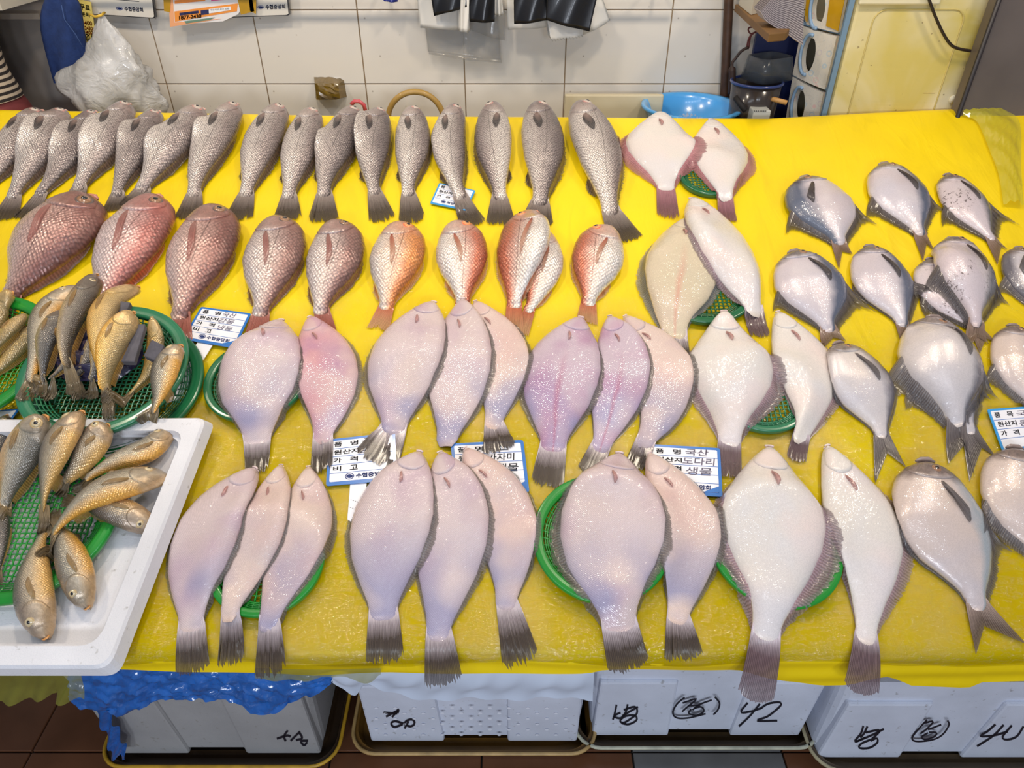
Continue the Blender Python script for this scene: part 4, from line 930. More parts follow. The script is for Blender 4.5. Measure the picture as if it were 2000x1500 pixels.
# yellow sticker
s = empty('yellow_notice', at(170, 45, 2.232), 'narrow yellow notice with lettering beside the blue towel', 'notice')
def vplane(q, Y):
    q = [at(x, y, Y) for x, y in q]
    return lambda a, b, dz=0.0: (q[0] * (1 - a) + q[1] * a) * (1 - b) + (q[3] * (1 - a) + q[2] * a) * b + np.array([0, -dz, 0])
mp = vplane([(146, -4), (178, 4), (189, 83), (150, 82)], 2.23)
slab('paper', [(0, 0), (1, 0), (1, 1), (0, 1)], mp, 0, .002, simple('yellow_paper', (226, 205, 110), .6), s)
M_or = simple('orange_ink', (225, 120, 40), .5)
put_text([('무료', .3, .22, .12, .6), ('문의', .32, .38, .1, .5), ('철거', .4, .96, .15, .0), ('영업사', .2, .97, .17, .78)][0:2] + [('영업사', .2, .96, .17, .78)], lambda a, b: mp(a, b, .0026), 'lettering', M_ink, s, bold=.01)
put_text([('1-400', .3, .58, .1, .6), ('5-2430', .3, .7, .09, .6), ('8-402', .3, .8, .08, .6)], lambda a, b: mp(a, b, .0026), 'phone_numbers', M_or, s, bold=.01)
# white boards with black frames
def board(q, Y, label, logo_ab):
    mp = vplane(q, Y); r = empty('notice_board', mp(.5, .9), label, 'board', 'white boards on the tiled wall')
    slab('frame', rrect(0, 0, 1, 1, .05, asp=.5), mp, 0, .012, simple('board_frame_black', (28, 26, 30), .35, coat=.4), r)
    slab('panel', rrect(.0, .0, .985, .985, .05, asp=.5), mp, .012, .014, simple('board_white', (222, 216, 204), .35, coat=.3), r)
    a, b, wd, h = logo_ab
    put_text([('수협중앙회', a, b, h, wd)], lambda x, y: mp(x, y, .0146), 'lettering', M_navy, r, bold=.004); logo(lambda x, y, z: mp(x, y, .0146), a - .08, b - h / 2, .035, r, M_navy, asp=.9)
    return r, mp
r, mp = board([(170, -90), (292, -90), (307, 35), (184, 27)], 2.262, 'white board with a black edge hanging right of the yellow notice', (.53, .9, .29, .07))
slab('ruled_frame', [(.1, .70), (.78, .725), (.78, .735), (.1, .71)], mp, .0144, .015, M_ink, r)
r, mp = board([(438, -90), (556, -90), (568, 29), (450, 33)], 2.262, 'white board with a black edge, right of the orange flyer', (.62, .88, .32, .075))
# orange flyer
s = empty('flyer', at(405, 10, 2.2), 'orange and white advertising flyer taped to the wall', 'flyer')
mp = vplane([(330, -70), (470, -70), (479, 38), (336, 52)], 2.25)
slab('sheet', [(0, 0), (1, 0), (1.01, .72), (.93, .88), (.72, .98), (.35, .97), (0, 1)], mp, .012, .014, simple('flyer_white', (232, 228, 226), .45), s)
def sl(nm, pts, col, z=.0142, lab=None): return slab(nm, pts, mp, z, z + .0006, simple('flyer_' + nm, col, .5), s, label=lab)
sl('orange_band', [(.07, .74), (.94, .68), (.92, .82), (.07, .91)], (240, 150, 60)); sl('peach_edge', [(0, .5), (.06, .5), (.06, .92), (.7, .93), (.35, .965), (0, .99)], (240, 170, 120))
sl('orange_strip', [(.08, .56), (.5, .545), (.5, .6), (.08, .615)], (235, 140, 60)); sl('pink_strip', [(.58, .58), (.95, .56), (.95, .59), (.58, .61)], (225, 90, 150))
sl('navy_label', [(.14, .77), (.4, .755), (.4, .8), (.14, .815)], (40, 44, 90), .015); sl('navy_box', [(.43, .755), (.54, .75), (.54, .83), (.43, .835)], (40, 44, 90), .015); sl('white_box', [(.54, .745), (.84, .725), (.84, .79), (.54, .82)], (240, 240, 240), .015)
sl('yellow_strip', [(.05, .48), (.5, .46), (.5, .51), (.05, .53)], (240, 205, 60)); sl('teal_corner', [(.2, .915), (.62, .895), (.55, .93), (.22, .955)], (110, 140, 120), .015)
put_text([('1877-2430', .13, .885, .06, .3)], lambda a, b: mp(a, b, .0152), 'phone_number', M_ink, s, bold=.005)
put_text([('빈집 철거 전문', .6, .5, .03, .3), ('인테리어 상담', .6, .55, .03, .3), ('문의 전화', .2, .808, .03, .18), ('수산시장 상가 전문', .56, .775, .03, .26)], lambda a, b: mp(a, b, .0159), 'small_print', M_ink, s)
M_tape = simple('brown_tape', (196, 150, 20), .25, coat=.7, noise=.2, nscale=20)
for q in ([(322, -30), (340, -30), (336, 22), (325, 20)], [(462, -30), (492, -30), (500, 20), (474, 27)], [(486, -30), (504, -30), (503, 25), (492, 20)]):
    slab('tape', [(0, 0), (1, 0), (1, 1), (0, 1)], vplane(q, 2.25), .015, .0165, M_tape, s, label='strip of brown parcel tape')
# white plastic bag hanging
t = NT('thin_white_bag'); ob = t.obj(); wr = t.noise(ob, 20, 4, dist=1.2)
t.p(Base_Color=t.mix(t.mr(t.noise(ob, 8, 3), .4, .65), (.50, .49, .47, 1), (.72, .71, .70, 1)), Roughness=.3, Alpha=t.mr(t.noise(ob, 6, 2), .35, .65, .55, .93), Coat_Weight=.5, Normal=t.bump(wr, .7, .012)); M_wbag = t.m
rows = [(197, 28, 4), (200, 40, 9), (205, 60, 22), (211, 85, 36), (216, 105, 48), (216, 122, 60), (214, 140, 82), (212, 158, 88), (218, 180, 92), (230, 205, 88), (240, 235, 70)]
V = []; nb = 40
rowsi = crs(rows, 34)
for i, (cx, cy, hw) in enumerate(rowsi):
    c = at(cx, cy, 2.1); hwm = hw / F_PX * 1.95
    for k in range(nb):
        a = 2 * math.pi * k / nb; wob = 1 + .09 * math.sin(3 * a + i * .25) + .06 * math.sin(7 * a - i * .4) + .05 * math.sin(11 * a + i * .9)
        x = hwm * math.cos(a) * wob; 
        if 17 < i < 26 and math.cos(a) < -.85: x -= .012 * math.sin((i - 17) / 9 * math.pi)
        V.append(c + np.array([x, .045 * min(1, hw / 60) * math.sin(a) * wob, .004 * math.sin(5 * a + i)]))
o = mesh('white_bag', V, gridf(len(rowsi), nb, wrap=True) + [tuple(range(nb))[::-1]], M_wbag, None); setp(o, 'thin white plastic bag hanging full of rubbish beside the blue towel', 'bag')
tube('tie', [at(175, 28, 2.11), at(186, 33, 2.1), at(197, 30, 2.09), at(205, 24, 2.1), at(196, 31, 2.09)], .003, simple('yellow_tie', (220, 180, 60), .5), o)
rngc = np.random.RandomState(3)
for q in range(6):
    cx, cy = [(180, 150), (215, 130), (240, 160), (265, 185), (200, 180), (230, 110)][q]; c = at(cx, cy, 2.1); nseg = 8; V = []
    for i in range(6):
        for k in range(nseg):
            a = 2 * math.pi * k / nseg; th = math.pi * (i + .5) / 6; r = .034 * (1 + .35 * rngc.rand()); V.append(c + r * np.array([math.sin(th) * math.cos(a) * 1.1, math.sin(th) * math.sin(a) * .7, math.cos(th)]))
    mesh('crumpled_paper', V, gridf(6, nseg, wrap=True), simple('rubbish_paper', (222, 216, 206), .8), o, smooth=False)
# hanging bundles of bags
def bundle(name, q, Y, mat, label, layers=4, thick=.012, fan=(0, 0), zig=0.0, cat='bags', group=None):
    c = at(sum(p[0] for p in q) / 4, sum(p[1] for p in q) / 4, Y); r = empty(name, c, label, cat, group)
    for l in range(layers):
        qq = [(x + fan[0] * l * (1 if i in (2, 3) else .2), y + fan[1] * l * (1 if i in (2, 3) else 0)) for i, (x, y) in enumerate(q)]
        yy = Y - l * thick / layers * 1.6; n, m = 22, 12; T_ = [at(*p, yy) for p in qq]; V = np.zeros((n, m, 3))
        for i in range(n):
            a = i / (n - 1)
            for j in range(m):
                b = j / (m - 1); p = (T_[0] * (1 - a) + T_[1] * a) * (1 - b) + (T_[3] * (1 - a) + T_[2] * a) * b
                p = p + np.array([0, -.012 * math.sin(a * math.pi) * b - .004 * math.sin(a * 9 + l + b * 2), (zig * (-1) ** i if j == m - 1 else 0)]); V[i, j] = p
        V2 = V.copy(); V2[..., 1] += thick / layers * .8; VV = np.concatenate([V, V2[:, ::-1]], 1)
        mesh('sheet', VV.reshape(-1, 3), gridf(n, 2 * m, wrap=True) + [tuple(range(2 * m)), tuple((n - 1) * 2 * m + k for k in range(2 * m - 1, -1, -1))], mat, r)
    return r
M_blk = simple('black_polythene', (16, 16, 20), .35, coat=.2, noise=.2, nscale=9, bump=.4)
M_wp = simple('white_paper_bag', (226, 222, 214), .6, noise=.08, nscale=5); M_clr = simple('clear_bag', (205, 202, 196), .12, coat=1.0, alpha=.3, noise=.2, nscale=14, bump=.8)
bundle('clear_bag', [(822, -20), (968, -20), (978, 118), (836, 100)], 2.255, M_clr, 'clear plastic bags hanging lowest, left bunch on the wall', 2, .01, (2, 6))
bundle('clear_bag', [(905, -20), (985, -20), (986, 80), (922, 60)], 2.25, M_clr, 'narrow clear bag hanging between the two bunches on the wall', 1, .01)
bundle('white_bag_stack', [(812, -30), (918, -30), (914, 58), (821, 54)], 2.225, M_wp, 'white paper bag hanging behind black bags, left bunch', 3, .01, (.5, -.6))
bundle('white_bag_fold', [(895, -30), (918, -30), (917, 61), (899, 58)], 2.2, M_wp, 'folded white bag gusset hanging at the middle of the left bunch', 5, .018, (-.7, .4))
bundle('white_bag_stack', [(960, -30), (978, -30), (983, 29), (967, 29)], 2.22, M_wp, 'thin white bag edge at the right of the left bunch', 2, .008)
bundle('black_bag_stack', [(838, -30), (925, -30), (918, 12), (848, 31)], 2.19, M_blk, 'black plastic bags hanging in front of white paper, left bunch', 3, .012, (.4, -.5))
bundle('black_bag_stack', [(915, -30), (967, -30), (966, 43), (918, 42)], 2.195, M_blk, 'black plastic bags hanging lower, right side of the left bunch', 2, .012)
bundle('white_bag_stack', [(988, -30), (1080, -30), (1078, 52), (992, 58)], 2.23, M_wp, 'white paper bag behind black bags, left side of the right bunch', 2, .01)
bundle('white_bag_fan', [(1040, -30), (1168, -30), (1192, 40), (1140, 68)], 2.225, M_wp, 'white bag corner sticking out right of the black bags', 3, .012, (-.8, .3))
bundle('ribbed_bag_stack', [(1060, 0), (1140, 0), (1132, 62), (1070, 70)], 2.2, M_wp, 'pleated white bags peeping out under the right black bags', 6, .022, (1.2, 1.6), zig=.004)
bundle('black_bag_stack', [(1003, -30), (1085, -30), (1070, 38), (1004, 46)], 2.17, M_blk, 'left half of the black bags in the right bunch', 3, .014, (.3, .6))
bundle('black_bag_stack', [(1068, -30), (1172, -30), (1152, 60), (1067, 38)], 2.165, M_blk, 'right half of the black bags in the right bunch', 3, .014, (-.4, .7))
bundle('navy_bag', [(742, -20), (778, -20), (776, 4), (750, 2)], 2.22, simple('navy_plastic', (40, 50, 130), .3), 'scrap of navy blue bag at the top edge above the tiles', 1, .01)
# hook bars holding the bags (just above the frame)
rail = empty('hanging_rail', (0, 2.2, 1.5), 'thin steel rail on the wall from which the bags hang', 'rail')
zr = at(1000, -32, 2.2)[2]; tube('bar', [(-1.5, 2.2, zr), (.45, 2.2, zr)], .005, M_steel, rail)
for x in (-1.45, -.35, .4): tube('bracket', [(x, 2.2, zr), (x, 2.29, zr)], .005, M_steel, rail)
# taped socket box on the wall
s = empty('taped_box', at(640, 178, 2.26), 'small box wrapped in brown tape fixed to the wall', 'box')
q = [(606, 156), (666, 160), (672, 198), (610, 202)]; mp = vplane(q, 2.235)
V = []; n = 9
for i in range(n):
    for j in range(n):
        a, b = i / (n - 1), j / (n - 1); e = min(a, b, 1 - a, 1 - b); V.append(mp(a, b, .0) + np.array([0, (.045 if e == 0 else .006 if e < .2 else 0) + rng.uniform(-.003, .003), rng.uniform(-.002, .002)]))
mesh('tape_wrap', V, gridf(n, n), simple('old_brown_tape', (124, 96, 22), .3, coat=.6, noise=.45, nscale=30, bump=.5), s, smooth=False)
# tan hose loop
c = at(813, 236, 2.2); pts = [c + .083 * np.array([math.cos(a), .05 * math.sin(a * 2), math.sin(a)]) for a in np.linspace(0, 2 * math.pi, 40, endpoint=False)]
o = tube('hose', pts, .0085, simple('tan_hose', (178, 142, 72), .45, coat=.2), None, 10, True); setp(o, 'coil of tan rubber hose standing behind the table edge', 'hose')
c = at(700, 212, 2.02); pts = [at(x, y, 2.0) for x, y in [(686, 204), (692, 198), (702, 198), (711, 205), (715, 222)]]
o = tube('pink_tube', pts, .0055, simple('pink_rubber', (200, 80, 90), .35, coat=.4), None, 8); setp(o, 'short pink rubber tube behind the fifth and sixth croaker heads', 'hose')
# cream board
z1 = at(1200, 184, 2.2)[2]; o = box('cream_board', (at(1103, 184, 2.2)[0], 2.19, 1.05), (at(1296, 184, 2.2)[0], 2.21, z1), simple('cream_plastic', (205, 192, 160), .5), None, bev=.004); setp(o, 'cream plastic board leaning on the wall left of the blue basin', 'board')
# blue basin
zb = at(1353, 203, 2.12)[2] - .006; cx = at(1353, 203, 2.12)[0]; bs = empty('blue_basin', (cx, 2.132, 1.05), 'light blue plastic basin with ice at the back edge of the table', 'basin')
n = 56; prof = [(.100, 1.051), (.128, zb - .012), (.131, zb - .003), (.141, zb - .001), (.1425, zb - .006), (.139, zb - .008), (.1435, zb - .004), (.1415, zb + .002), (.130, zb + .001), (.124, zb - .012), (.096, 1.056), (.0, 1.056)]
V = [(cx + r * math.cos(2 * math.pi * k / n), 2.132 + r * math.sin(2 * math.pi * k / n), z) for r, z in prof for k in range(n)]
mesh('bowl', V, gridf(len(prof), n, wrap=True), simple('sky_blue_plastic', (84, 172, 238), .25, coat=.5), bs)
ice = simple('ice', (225, 235, 245), .1, coat=1.0, alpha=.6)
V, Fc = [], []
for q in range(120):
    a = rngc.uniform(0, 6.28); r = .1 * math.sqrt(rngc.rand()); c = np.array([cx + r * math.cos(a), 2.132 + r * math.sin(a), 1.06 + .05 * max(0, 1 - r / .1) + rngc.uniform(0, .012)]); s_ = rngc.uniform(.003, .007); o = len(V)
    V += [c + s_ * np.array(d) for d in ((1, 0, -.4), (-.5, .8, -.4), (-.5, -.8, -.4), (0, 0, .9))]; Fc += [(o, o + 1, o + 3), (o + 1, o + 2, o + 3), (o + 2, o, o + 3), (o, o + 2, o + 1)]
o = mesh('ice_chips', V, Fc, ice, None, smooth=False); setp(o, 'melting ice chips lying in the blue basin', 'ice', None, 'stuff')
# rusty pipe
a, b = at(1425, -30, 2.262), at(1415, 185, 2.255); d = (b - a) / (a[2] - b[2]); b2 = b + d * (b[2]); 
o = tube('steel_pipe', [a - d * .6, a, b, b2], .0135, simple('rusty_pipe', (84, 58, 42), .5, noise=.5, nscale=30, bump=.3), None, 12); setp(o, 'thin rusty brown upright pipe left of the shelf', 'pipe')
# plank shelf and what is on it
zs = 1.385
q = [atz(1436, 8, zs), atz(1502, 66, zs), atz(1536, 63, zs), atz(1556, 40, zs), atz(1568, 10, zs)]
o = prism('plank_shelf', [p - np.array([0, 0, .018]) for p in q], q, simple('raw_wood', (128, 92, 46), .65, noise=.35, nscale=12, bump=.2), None, .002); setp(o, 'wooden plank shelf corner beside the floral drawers', 'shelf')
tube('bracket', [q[3] - np.array([0, 0, .02]), q[3] + np.array([.0, .2, -.02])], .006, M_steel, o)
s = empty('paper_carton', atz(1462, 12, zs), 'white carton with a yellow label on the plank shelf', 'box')
g = [atz(1443, 10, zs + .001), atz(1467, 29, zs + .001), atz(1492, 22, zs + .001), atz(1490, 8, zs + .001)]
prism('carton', g, [p + np.array([0, 0, .12]) for p in g], simple('carton_white', (205, 198, 180), .6), s)
aa, bb = g[0], g[1]; dn_ = np.cross(bb - aa, [0, 0, 1.0]); dn_ /= np.linalg.norm(dn_); dn_ *= -1 if dn_[1] > 0 else 1
lmp = lambda x, y, dz=0: aa + (bb - aa) * x + np.array([0, 0, 1.0]) * y + dn_ * (.001 + dz)
mesh('yellow_label', [lmp(.5, .004), lmp(.85, .004), lmp(.85, .06), lmp(.5, .06)], [(0, 1, 2, 3)], simple('label_yellow', (225, 200, 30), .5), s, smooth=False)
put_text([('경고', 0, 0, 1, 1)], lambda x, y: lmp(.54 + .27 * x, .022 - y * .02, .0008), 'label_lettering', M_ink, s)
# stack of folded nets
s = empty('net_stack', atz(1530, 40, zs), 'stack of grey ribbed foam net sleeves on the plank shelf', 'net sleeves'); Mn = [simple('net_grey', (176, 166, 166), .7), simple('net_dark', (104, 96, 100), .7)]
for l in range(42):
    f = l * .56; base = [(1486 + f * 1.6, 24 - f * 2.0), (1500 + f * 1.5, 44 - f * 2.6), (1534 + f * 1.0, 64 - f * 3.4), (1568 + f * .1, 88 - f * 4.4)]
    pts = crs([at(x, y, 1.86 - f * .0008) for x, y in base], 16); V = []
    for k, p in enumerate(pts):
        for dy, dz in ((0, 0), (.06, .0), (.06, .0026), (0, .0026)): V.append(p + np.array([0, dy, dz + .0005 * math.sin(k * 2 + l)]))
    mesh('net_sleeve', V, gridf(16, 4, wrap=True) + [(0, 1, 2, 3), (63, 62, 61, 60)], Mn[l % 2], s, smooth=False)
# navy board, containers, string
o = box('navy_board', (at(1472, 100, 2.2)[0], 2.2, 1.051), (at(1570, 100, 2.2)[0], 2.215, at(1500, 55, 2.2)[2]), simple('navy_board_plastic', (10, 24, 74), .4), None); setp(o, 'dark blue board standing under the plank shelf', 'board')
def rbox(name, cx_, cy_, z0, z1, w0, w1, d0, d1, rot, mat, label, rim=None):
    r = empty(name, (cx_, cy_, z0), label, 'container'); rr_ = []
    for z, w_, d_ in ((z0, w0, d0), (z1, w1, d1), (z1, w1 - .004, d1 - .004), (z0 + .003, w0 - .004, d0 - .004)):
        o_ = []
        for k in range(24):
            a = 2 * math.pi * k / 24; x = math.copysign(abs(math.cos(a)) ** .35, math.cos(a)) * w_; y = math.copysign(abs(math.sin(a)) ** .35, math.sin(a)) * d_
            o_.append((cx_ + x * math.cos(rot) - y * math.sin(rot), cy_ + x * math.sin(rot) + y * math.cos(rot), z))
        rr_.append(o_)
    mesh('tub', sum(rr_, []), gridf(4, 24, wrap=True) + [tuple(range(24))[::-1], tuple(72 + k for k in range(24))], mat, r)
    return r, rr_[1]
M_tub = simple('cloudy_plastic', (84, 90, 98), .25, coat=.5, alpha=.5); M_tub2 = simple('smoky_bowl', (74, 64, 58), .2, coat=.7, alpha=.6)
p1 = at(1497, 150, 2.12); r_, _ = rbox('clear_tub', p1[0], 2.12, p1[2] - .005, p1[2] + .055, .062, .052, .05, .042, .5, M_tub, 'cloudy clear plastic tub upturned on top of the round bowl')
p2 = at(1475, 178, 2.1); zz = p2[2]; rb_ = empty('round_bowl', (p2[0], 2.1, 1.051), 'see-through round bowl with a blue rim under the plank shelf', 'bowl'); n = 36
zt2 = p1[2] - .008
prof = [(.045, 1.052), (.062, 1.09), (.068, zt2), (.066, zt2), (.06, 1.09), (.0, 1.056)]
mesh('bowl', [(p2[0] + a * math.cos(2 * math.pi * k / n), 2.1 + a * math.sin(2 * math.pi * k / n), z) for a, z in prof for k in range(n)], gridf(len(prof), n, wrap=True), M_tub2, rb_)
tube('rim', [(p2[0] + .069 * math.cos(a), 2.1 + .069 * math.sin(a), zt2) for a in np.linspace(0, 6.283, 32, endpoint=False)], .004, simple('rim_navy', (44, 62, 120), .3, coat=.4), rb_, 8, True)
for q in range(9): tube('bowl_content', [(p2[0] + rngc.uniform(-.03, .03), 2.1 + rngc.uniform(-.03, .03), 1.07 + q * .004), (p2[0] + rngc.uniform(-.03, .03), 2.1 + rngc.uniform(-.03, .03), 1.09 + q * .004)], .006, simple('tan_bits', (190, 130, 80), .6), rb_, 6, label='tan scrap inside the bowl')
o = tube('wooden_handle', [at(1500, 191, 2.05), at(1537, 201, 2.03)], .0065, simple('handle_wood', (200, 150, 85), .5), None, 10); setp(o, 'round wooden tool handle lying beside the lowest floral drawer', 'handle')
tube('blade', [at(1480, 187, 2.06), at(1502, 191.5, 2.05)], .003, M_dark, o)
o = tube('knotted_string', crs([at(x, y, 2.15) for x, y in [(1478, 52), (1462, 55), (1466, 66), (1476, 62), (1464, 72), (1459, 92), (1462, 94), (1467, 70), (1480, 60)]], 40), .0022, simple('dark_red_cord', (92, 34, 34), .7), None, 6); setp(o, 'dark red knotted cord hanging under the plank shelf', 'cord')
o = tube('iron_hook', crs([at(x, y, 2.14) for x, y in [(1462, 92), (1448, 100), (1436, 115), (1430, 124), (1430, 150), (1428, 182)]], 26), [.004 + .006 * (i > 12) for i in range(26)], simple('dark_iron', (58, 38, 30), .6, noise=.4, nscale=40), None, 8); setp(o, 'dark iron hook tool hanging by the rusty pipe', 'tool')
o = tube('knife_handle', [at(1436, 190, 2.03), at(1456, 216, 2.0)], .008, M_dark, None, 8); setp(o, 'black knife handle poking up right of the blue basin', 'knife')
s = box('perforated_tray', (at(1468, 214, 2.02)[0], 2.0, 1.12), (at(1502, 214, 2.02)[0], 2.06, at(1480, 212, 2.02)[2]), simple('tray_white', (205, 205, 196), .4), None, bev=.003); setp(s, 'little white perforated tray right of the blue basin', 'tray')
for k in range(7):
    p = at(1474 + k * 3.6, 217, 1.9985); box('hole', (p[0] - .0012, 1.998, p[2] - .001), (p[0] + .0012, 2.0, p[2] + .001), M_dark, s)
box('stand', (at(1470, 214, 2.02)[0], 2.01, 1.051), (at(1500, 214, 2.02)[0], 2.05, 1.12), M_dark, s)
# cream cabinet (freezer side) and floral drawer unit
Yc = 1.99
t = NT('cream_enamel'); ob = t.obj(); c0 = t.mix(t.mr(t.noise(ob, 4, 4, dist=.8), .4, .66), lin((228, 218, 186)), lin((206, 188, 104)))
c0 = t.mix(t.mr(t.noise(ob, 70, 2), .7, .74, 0, .7), c0, lin((120, 96, 60)))
t.p(Base_Color=c0, Roughness=.42, Coat_Weight=.2, Normal=t.bump(t.noise(t.vm('MULTIPLY', ob, (.6, 1, 8)), 12, 3), .12, .003)); M_cream = t.m
xa, xb = at(1624, 205, Yc)[0], at(1872, 200, Yc)[0]; zt3 = at(1760, -60, Yc)[2]; cb = empty('cream_cabinet', ((xa + xb) / 2, 2.12, 0), 'yellowed cream cabinet side panel right of the floral drawers', 'cabinet')
box('carcass', (xa, Yc, 0), (xb, 2.27, zt3), M_cream, cb, bev=.008)
zz = [at(1700, y, Yc)[2] for y in (18, 200)]
def outline(x0, x1, za, zb_, r=.03):
    o_ = []
    for cx_, cz_, s_ in ((x1 - r, za - r, 0), (x0 + r, za - r, 90), (x0 + r, zb_ + r, 180), (x1 - r, zb_ + r, 270)):
        for k in range(5):
            a = math.radians(s_ + 22.5 * k); o_.append((cx_ + r * math.cos(a), Yc - .0005, cz_ + r * math.sin(a)))
    return o_
tube('pressed_groove', outline(xa + .05, xb - .06, zz[0], zz[1] - .2), .0022, simple('groove_ochre', (196, 178, 110), .5), cb, 6, True)
zl_ = at(1700, 8, Yc)[2]; box('top_trim', (xa, Yc - .012, zl_), (xa + .2, Yc, zl_ + .05), simple('trim_cream', (224, 214, 180), .4), cb, bev=.004)
p = at(1861, 194, Yc); tube('round_cap', [p, p + np.array([0, -.004, 0])], .011, simple('cap_white', (235, 228, 205), .5), cb, 14)
box('scratch_mark', tuple(at(1803, 182, Yc - .0008)), tuple(at(1825, 184, Yc - .0008) + np.array([0, .001, .003])), simple('scratch_brown', (170, 120, 60), .6), cb)
o = tube('power_cable', crs([at(x, y, Yc - .02) for x, y in [(1806, -30), (1815, 0), (1826, 30), (1842, 65), (1858, 88), (1876, 96), (1904, 101), (1922, 108), (1924, 112), (1915, 103), (1911, 88), (1914, 70)]], 60), .0036, simple('cable_black', (38, 26, 22), .4), None, 8); setp(o, 'dark brown cable looping down in front of the cream cabinet', 'cable')
# steel panel right
o = box('steel_partition', (at(1878, 200, 1.93)[0], 1.93, 0), (2.4, 1.97, 1.75), simple('dark_brushed_steel', (122, 112, 108), .38, metal=.35, noise=.3, nscale=4), None, bev=.004); setp(o, 'dark stainless steel panel at the far right behind the table', 'panel')
tube('edge_trim', [(at(1878, 200, 1.93)[0], 1.925, 0.0), (at(1878, 200, 1.93)[0], 1.925, 1.75)], .006, simple('edge_black', (40, 34, 34), .4), o, 8)
# floral drawers
du = empty('drawer_unit', at(1600, 150, 2.05), 'blue-framed plastic drawer unit with floral fronts and oval handles', 'drawers')
M_df = NT('floral_plastic'); t = M_df; ob = t.obj(); v1 = t.vor(ob, 38); c1 = t.vor(ob, 38, out=1)
base = t.mix(t.mr(t.noise(ob, 300, 2), .6, .7, 0, .3), lin((216, 210, 198)), lin((120, 140, 165)))
fl_ = t.mix(t.mr(t.sep(c1)[0], .4, .6), lin((150, 190, 215)), lin((226, 170, 170)))
t.p(Base_Color=t.mix(t.mr(t.math('ABSOLUTE', t.math('SUBTRACT', v1, .26)), .02, .07, .55, 0), base, fl_), Roughness=.35, Coat_Weight=.3); M_df = t.m
M_bf = simple('blue_grey_frame', (112, 140, 164), .4)
M_di = simple('drawer_inside', (150, 142, 120), .5)
def drawer(nm, c4, Ys, hole, taped=False, low=False):
    """c4: four pixel corners of the front (far-top, near-top, near-bottom, far-bottom), Ys their distances"""
    T = [at(*p, y) for p, y in zip(c4, Ys)]; nrm = np.cross(T[1] - T[0], T[3] - T[0]); nrm /= np.linalg.norm(nrm); nrm = nrm * (1 if nrm[1] < 0 else -1)
    fm = lambda a, b, dz=0.0: (T[0] * (1 - a) + T[1] * a) * (1 - b) + (T[3] * (1 - a) + T[2] * a) * b + nrm * (dz + .006 * math.sin(math.pi * a))
    cx_, cy_, ra, rb2 = hole; n = 32; V = []; outer = []
    for k in range(n):
        a = 2 * math.pi * k / n; ca, sa = math.cos(a), math.sin(a); m_ = max(abs(ca), abs(sa)); outer.append((.5 + .5 * ca / m_, .5 + .5 * sa / m_))
    fr = [fm(x, y) for x, y in outer] + [fm(.5 + (cx_ - .5) * .6 + (x - .5) * .7, .5 + (y - .5) * .7) for x, y in outer] + [fm(cx_ + ra * math.cos(2 * math.pi * k / n), cy_ + rb2 * math.sin(2 * math.pi * k / n)) for k in range(n)] + [fm(cx_ + ra * math.cos(2 * math.pi * k / n), cy_ + rb2 * math.sin(2 * math.pi * k / n), -.02) for k in range(n)]
    bk = [fm(x, y, -.012) for x, y in outer]
    d = mesh(nm, fr + bk, gridf(4, n, wrap=True) + [(k, 4 * n + k, 4 * n + (k + 1) % n, (k + 1) % n) for k in range(n)], M_df, du, smooth=False)
    tube('oval_handle', [fm(cx_ + ra * 1.12 * math.cos(a), cy_ + rb2 * 1.1 * math.sin(a), .002) for a in np.linspace(math.radians(75), math.radians(285), 18)], .0045, simple('handle_blue', (140, 170, 200), .35, coat=.4), d, 8)
    b2 = [fm(0.03, .03, -.02), fm(.97, .03, -.02), fm(.97, .97, -.02), fm(.03, .97, -.02)]; dep = np.array([.03, .08, 0])
    Vb = b2 + [p + dep for p in b2]
    mesh('drawer_bin', Vb, [(4, 5, 6, 7), (1, 2, 6, 5), (2, 3, 7, 6), (3, 0, 4, 7)], M_di, d, smooth=False)
    if taped:
        for x0, x1 in ((-.03, .1), (.66, 1.02)):
            prism('tape', [fm(x0, .1, .002), fm(x1, .06, .002), fm(x1, .95, .002), fm(x0 + .03, .9, .002)], [fm(x0, .1, .004), fm(x1, .06, .004), fm(x1, .95, .004), fm(x0 + .03, .9, .004)], M_tape, d, label='wide brown parcel tape')
    return T
drawer('drawer', [(1566, 51), (1634, 71), (1611, 175), (1548, 146)], (2.12, 2.03, 2.03, 2.12), (.37, .48, .2, .36))
drawer('drawer', [(1548, 150), (1608, 182), (1590, 275), (1533, 240)], (2.12, 2.03, 2.03, 2.12), (.37, .48, .2, .36))
drawer('drawer', [(1583, -50), (1655, -28), (1636, 64), (1572, 46)], (2.12, 2.03, 2.03, 2.12), (.37, .62, .2, .36), taped=True)
xq = at(1640, 100, 1.96)[0]
for yy in ((68, 2.035), (177, 2.03)):
    a = at(1566 if yy[0] < 100 else 1548, yy[0] - 20 if yy[0] < 100 else 148, 2.125); b = at(1640 if yy[0] < 100 else 1614, yy[0], yy[1])
    prism('shelf_frame', [a, b, b + np.array([.03, .08, 0]), a + np.array([.03, .08, 0])], [p + np.array([0, 0, .008]) for p in (a, b, b + np.array([.03, .08, 0]), a + np.array([.03, .08, 0]))], M_bf, du)
a = at(1672, 8, 1.98); b = at(1622, 215, 1.98); box('side_post', (b[0] - .016, 1.99, 1.0), (b[0] - .003, 2.0, a[2] + .05), M_bf, du)
box('back_panel', (at(1560, 100, 2.24)[0], 2.235, 1.051), (xa - .004, 2.245, 1.6), M_dark, du)
box('base', (at(1560, 200, 2.1)[0], 2.0, 1.051), (xa - .004, 2.16, 1.07), M_bf, du)
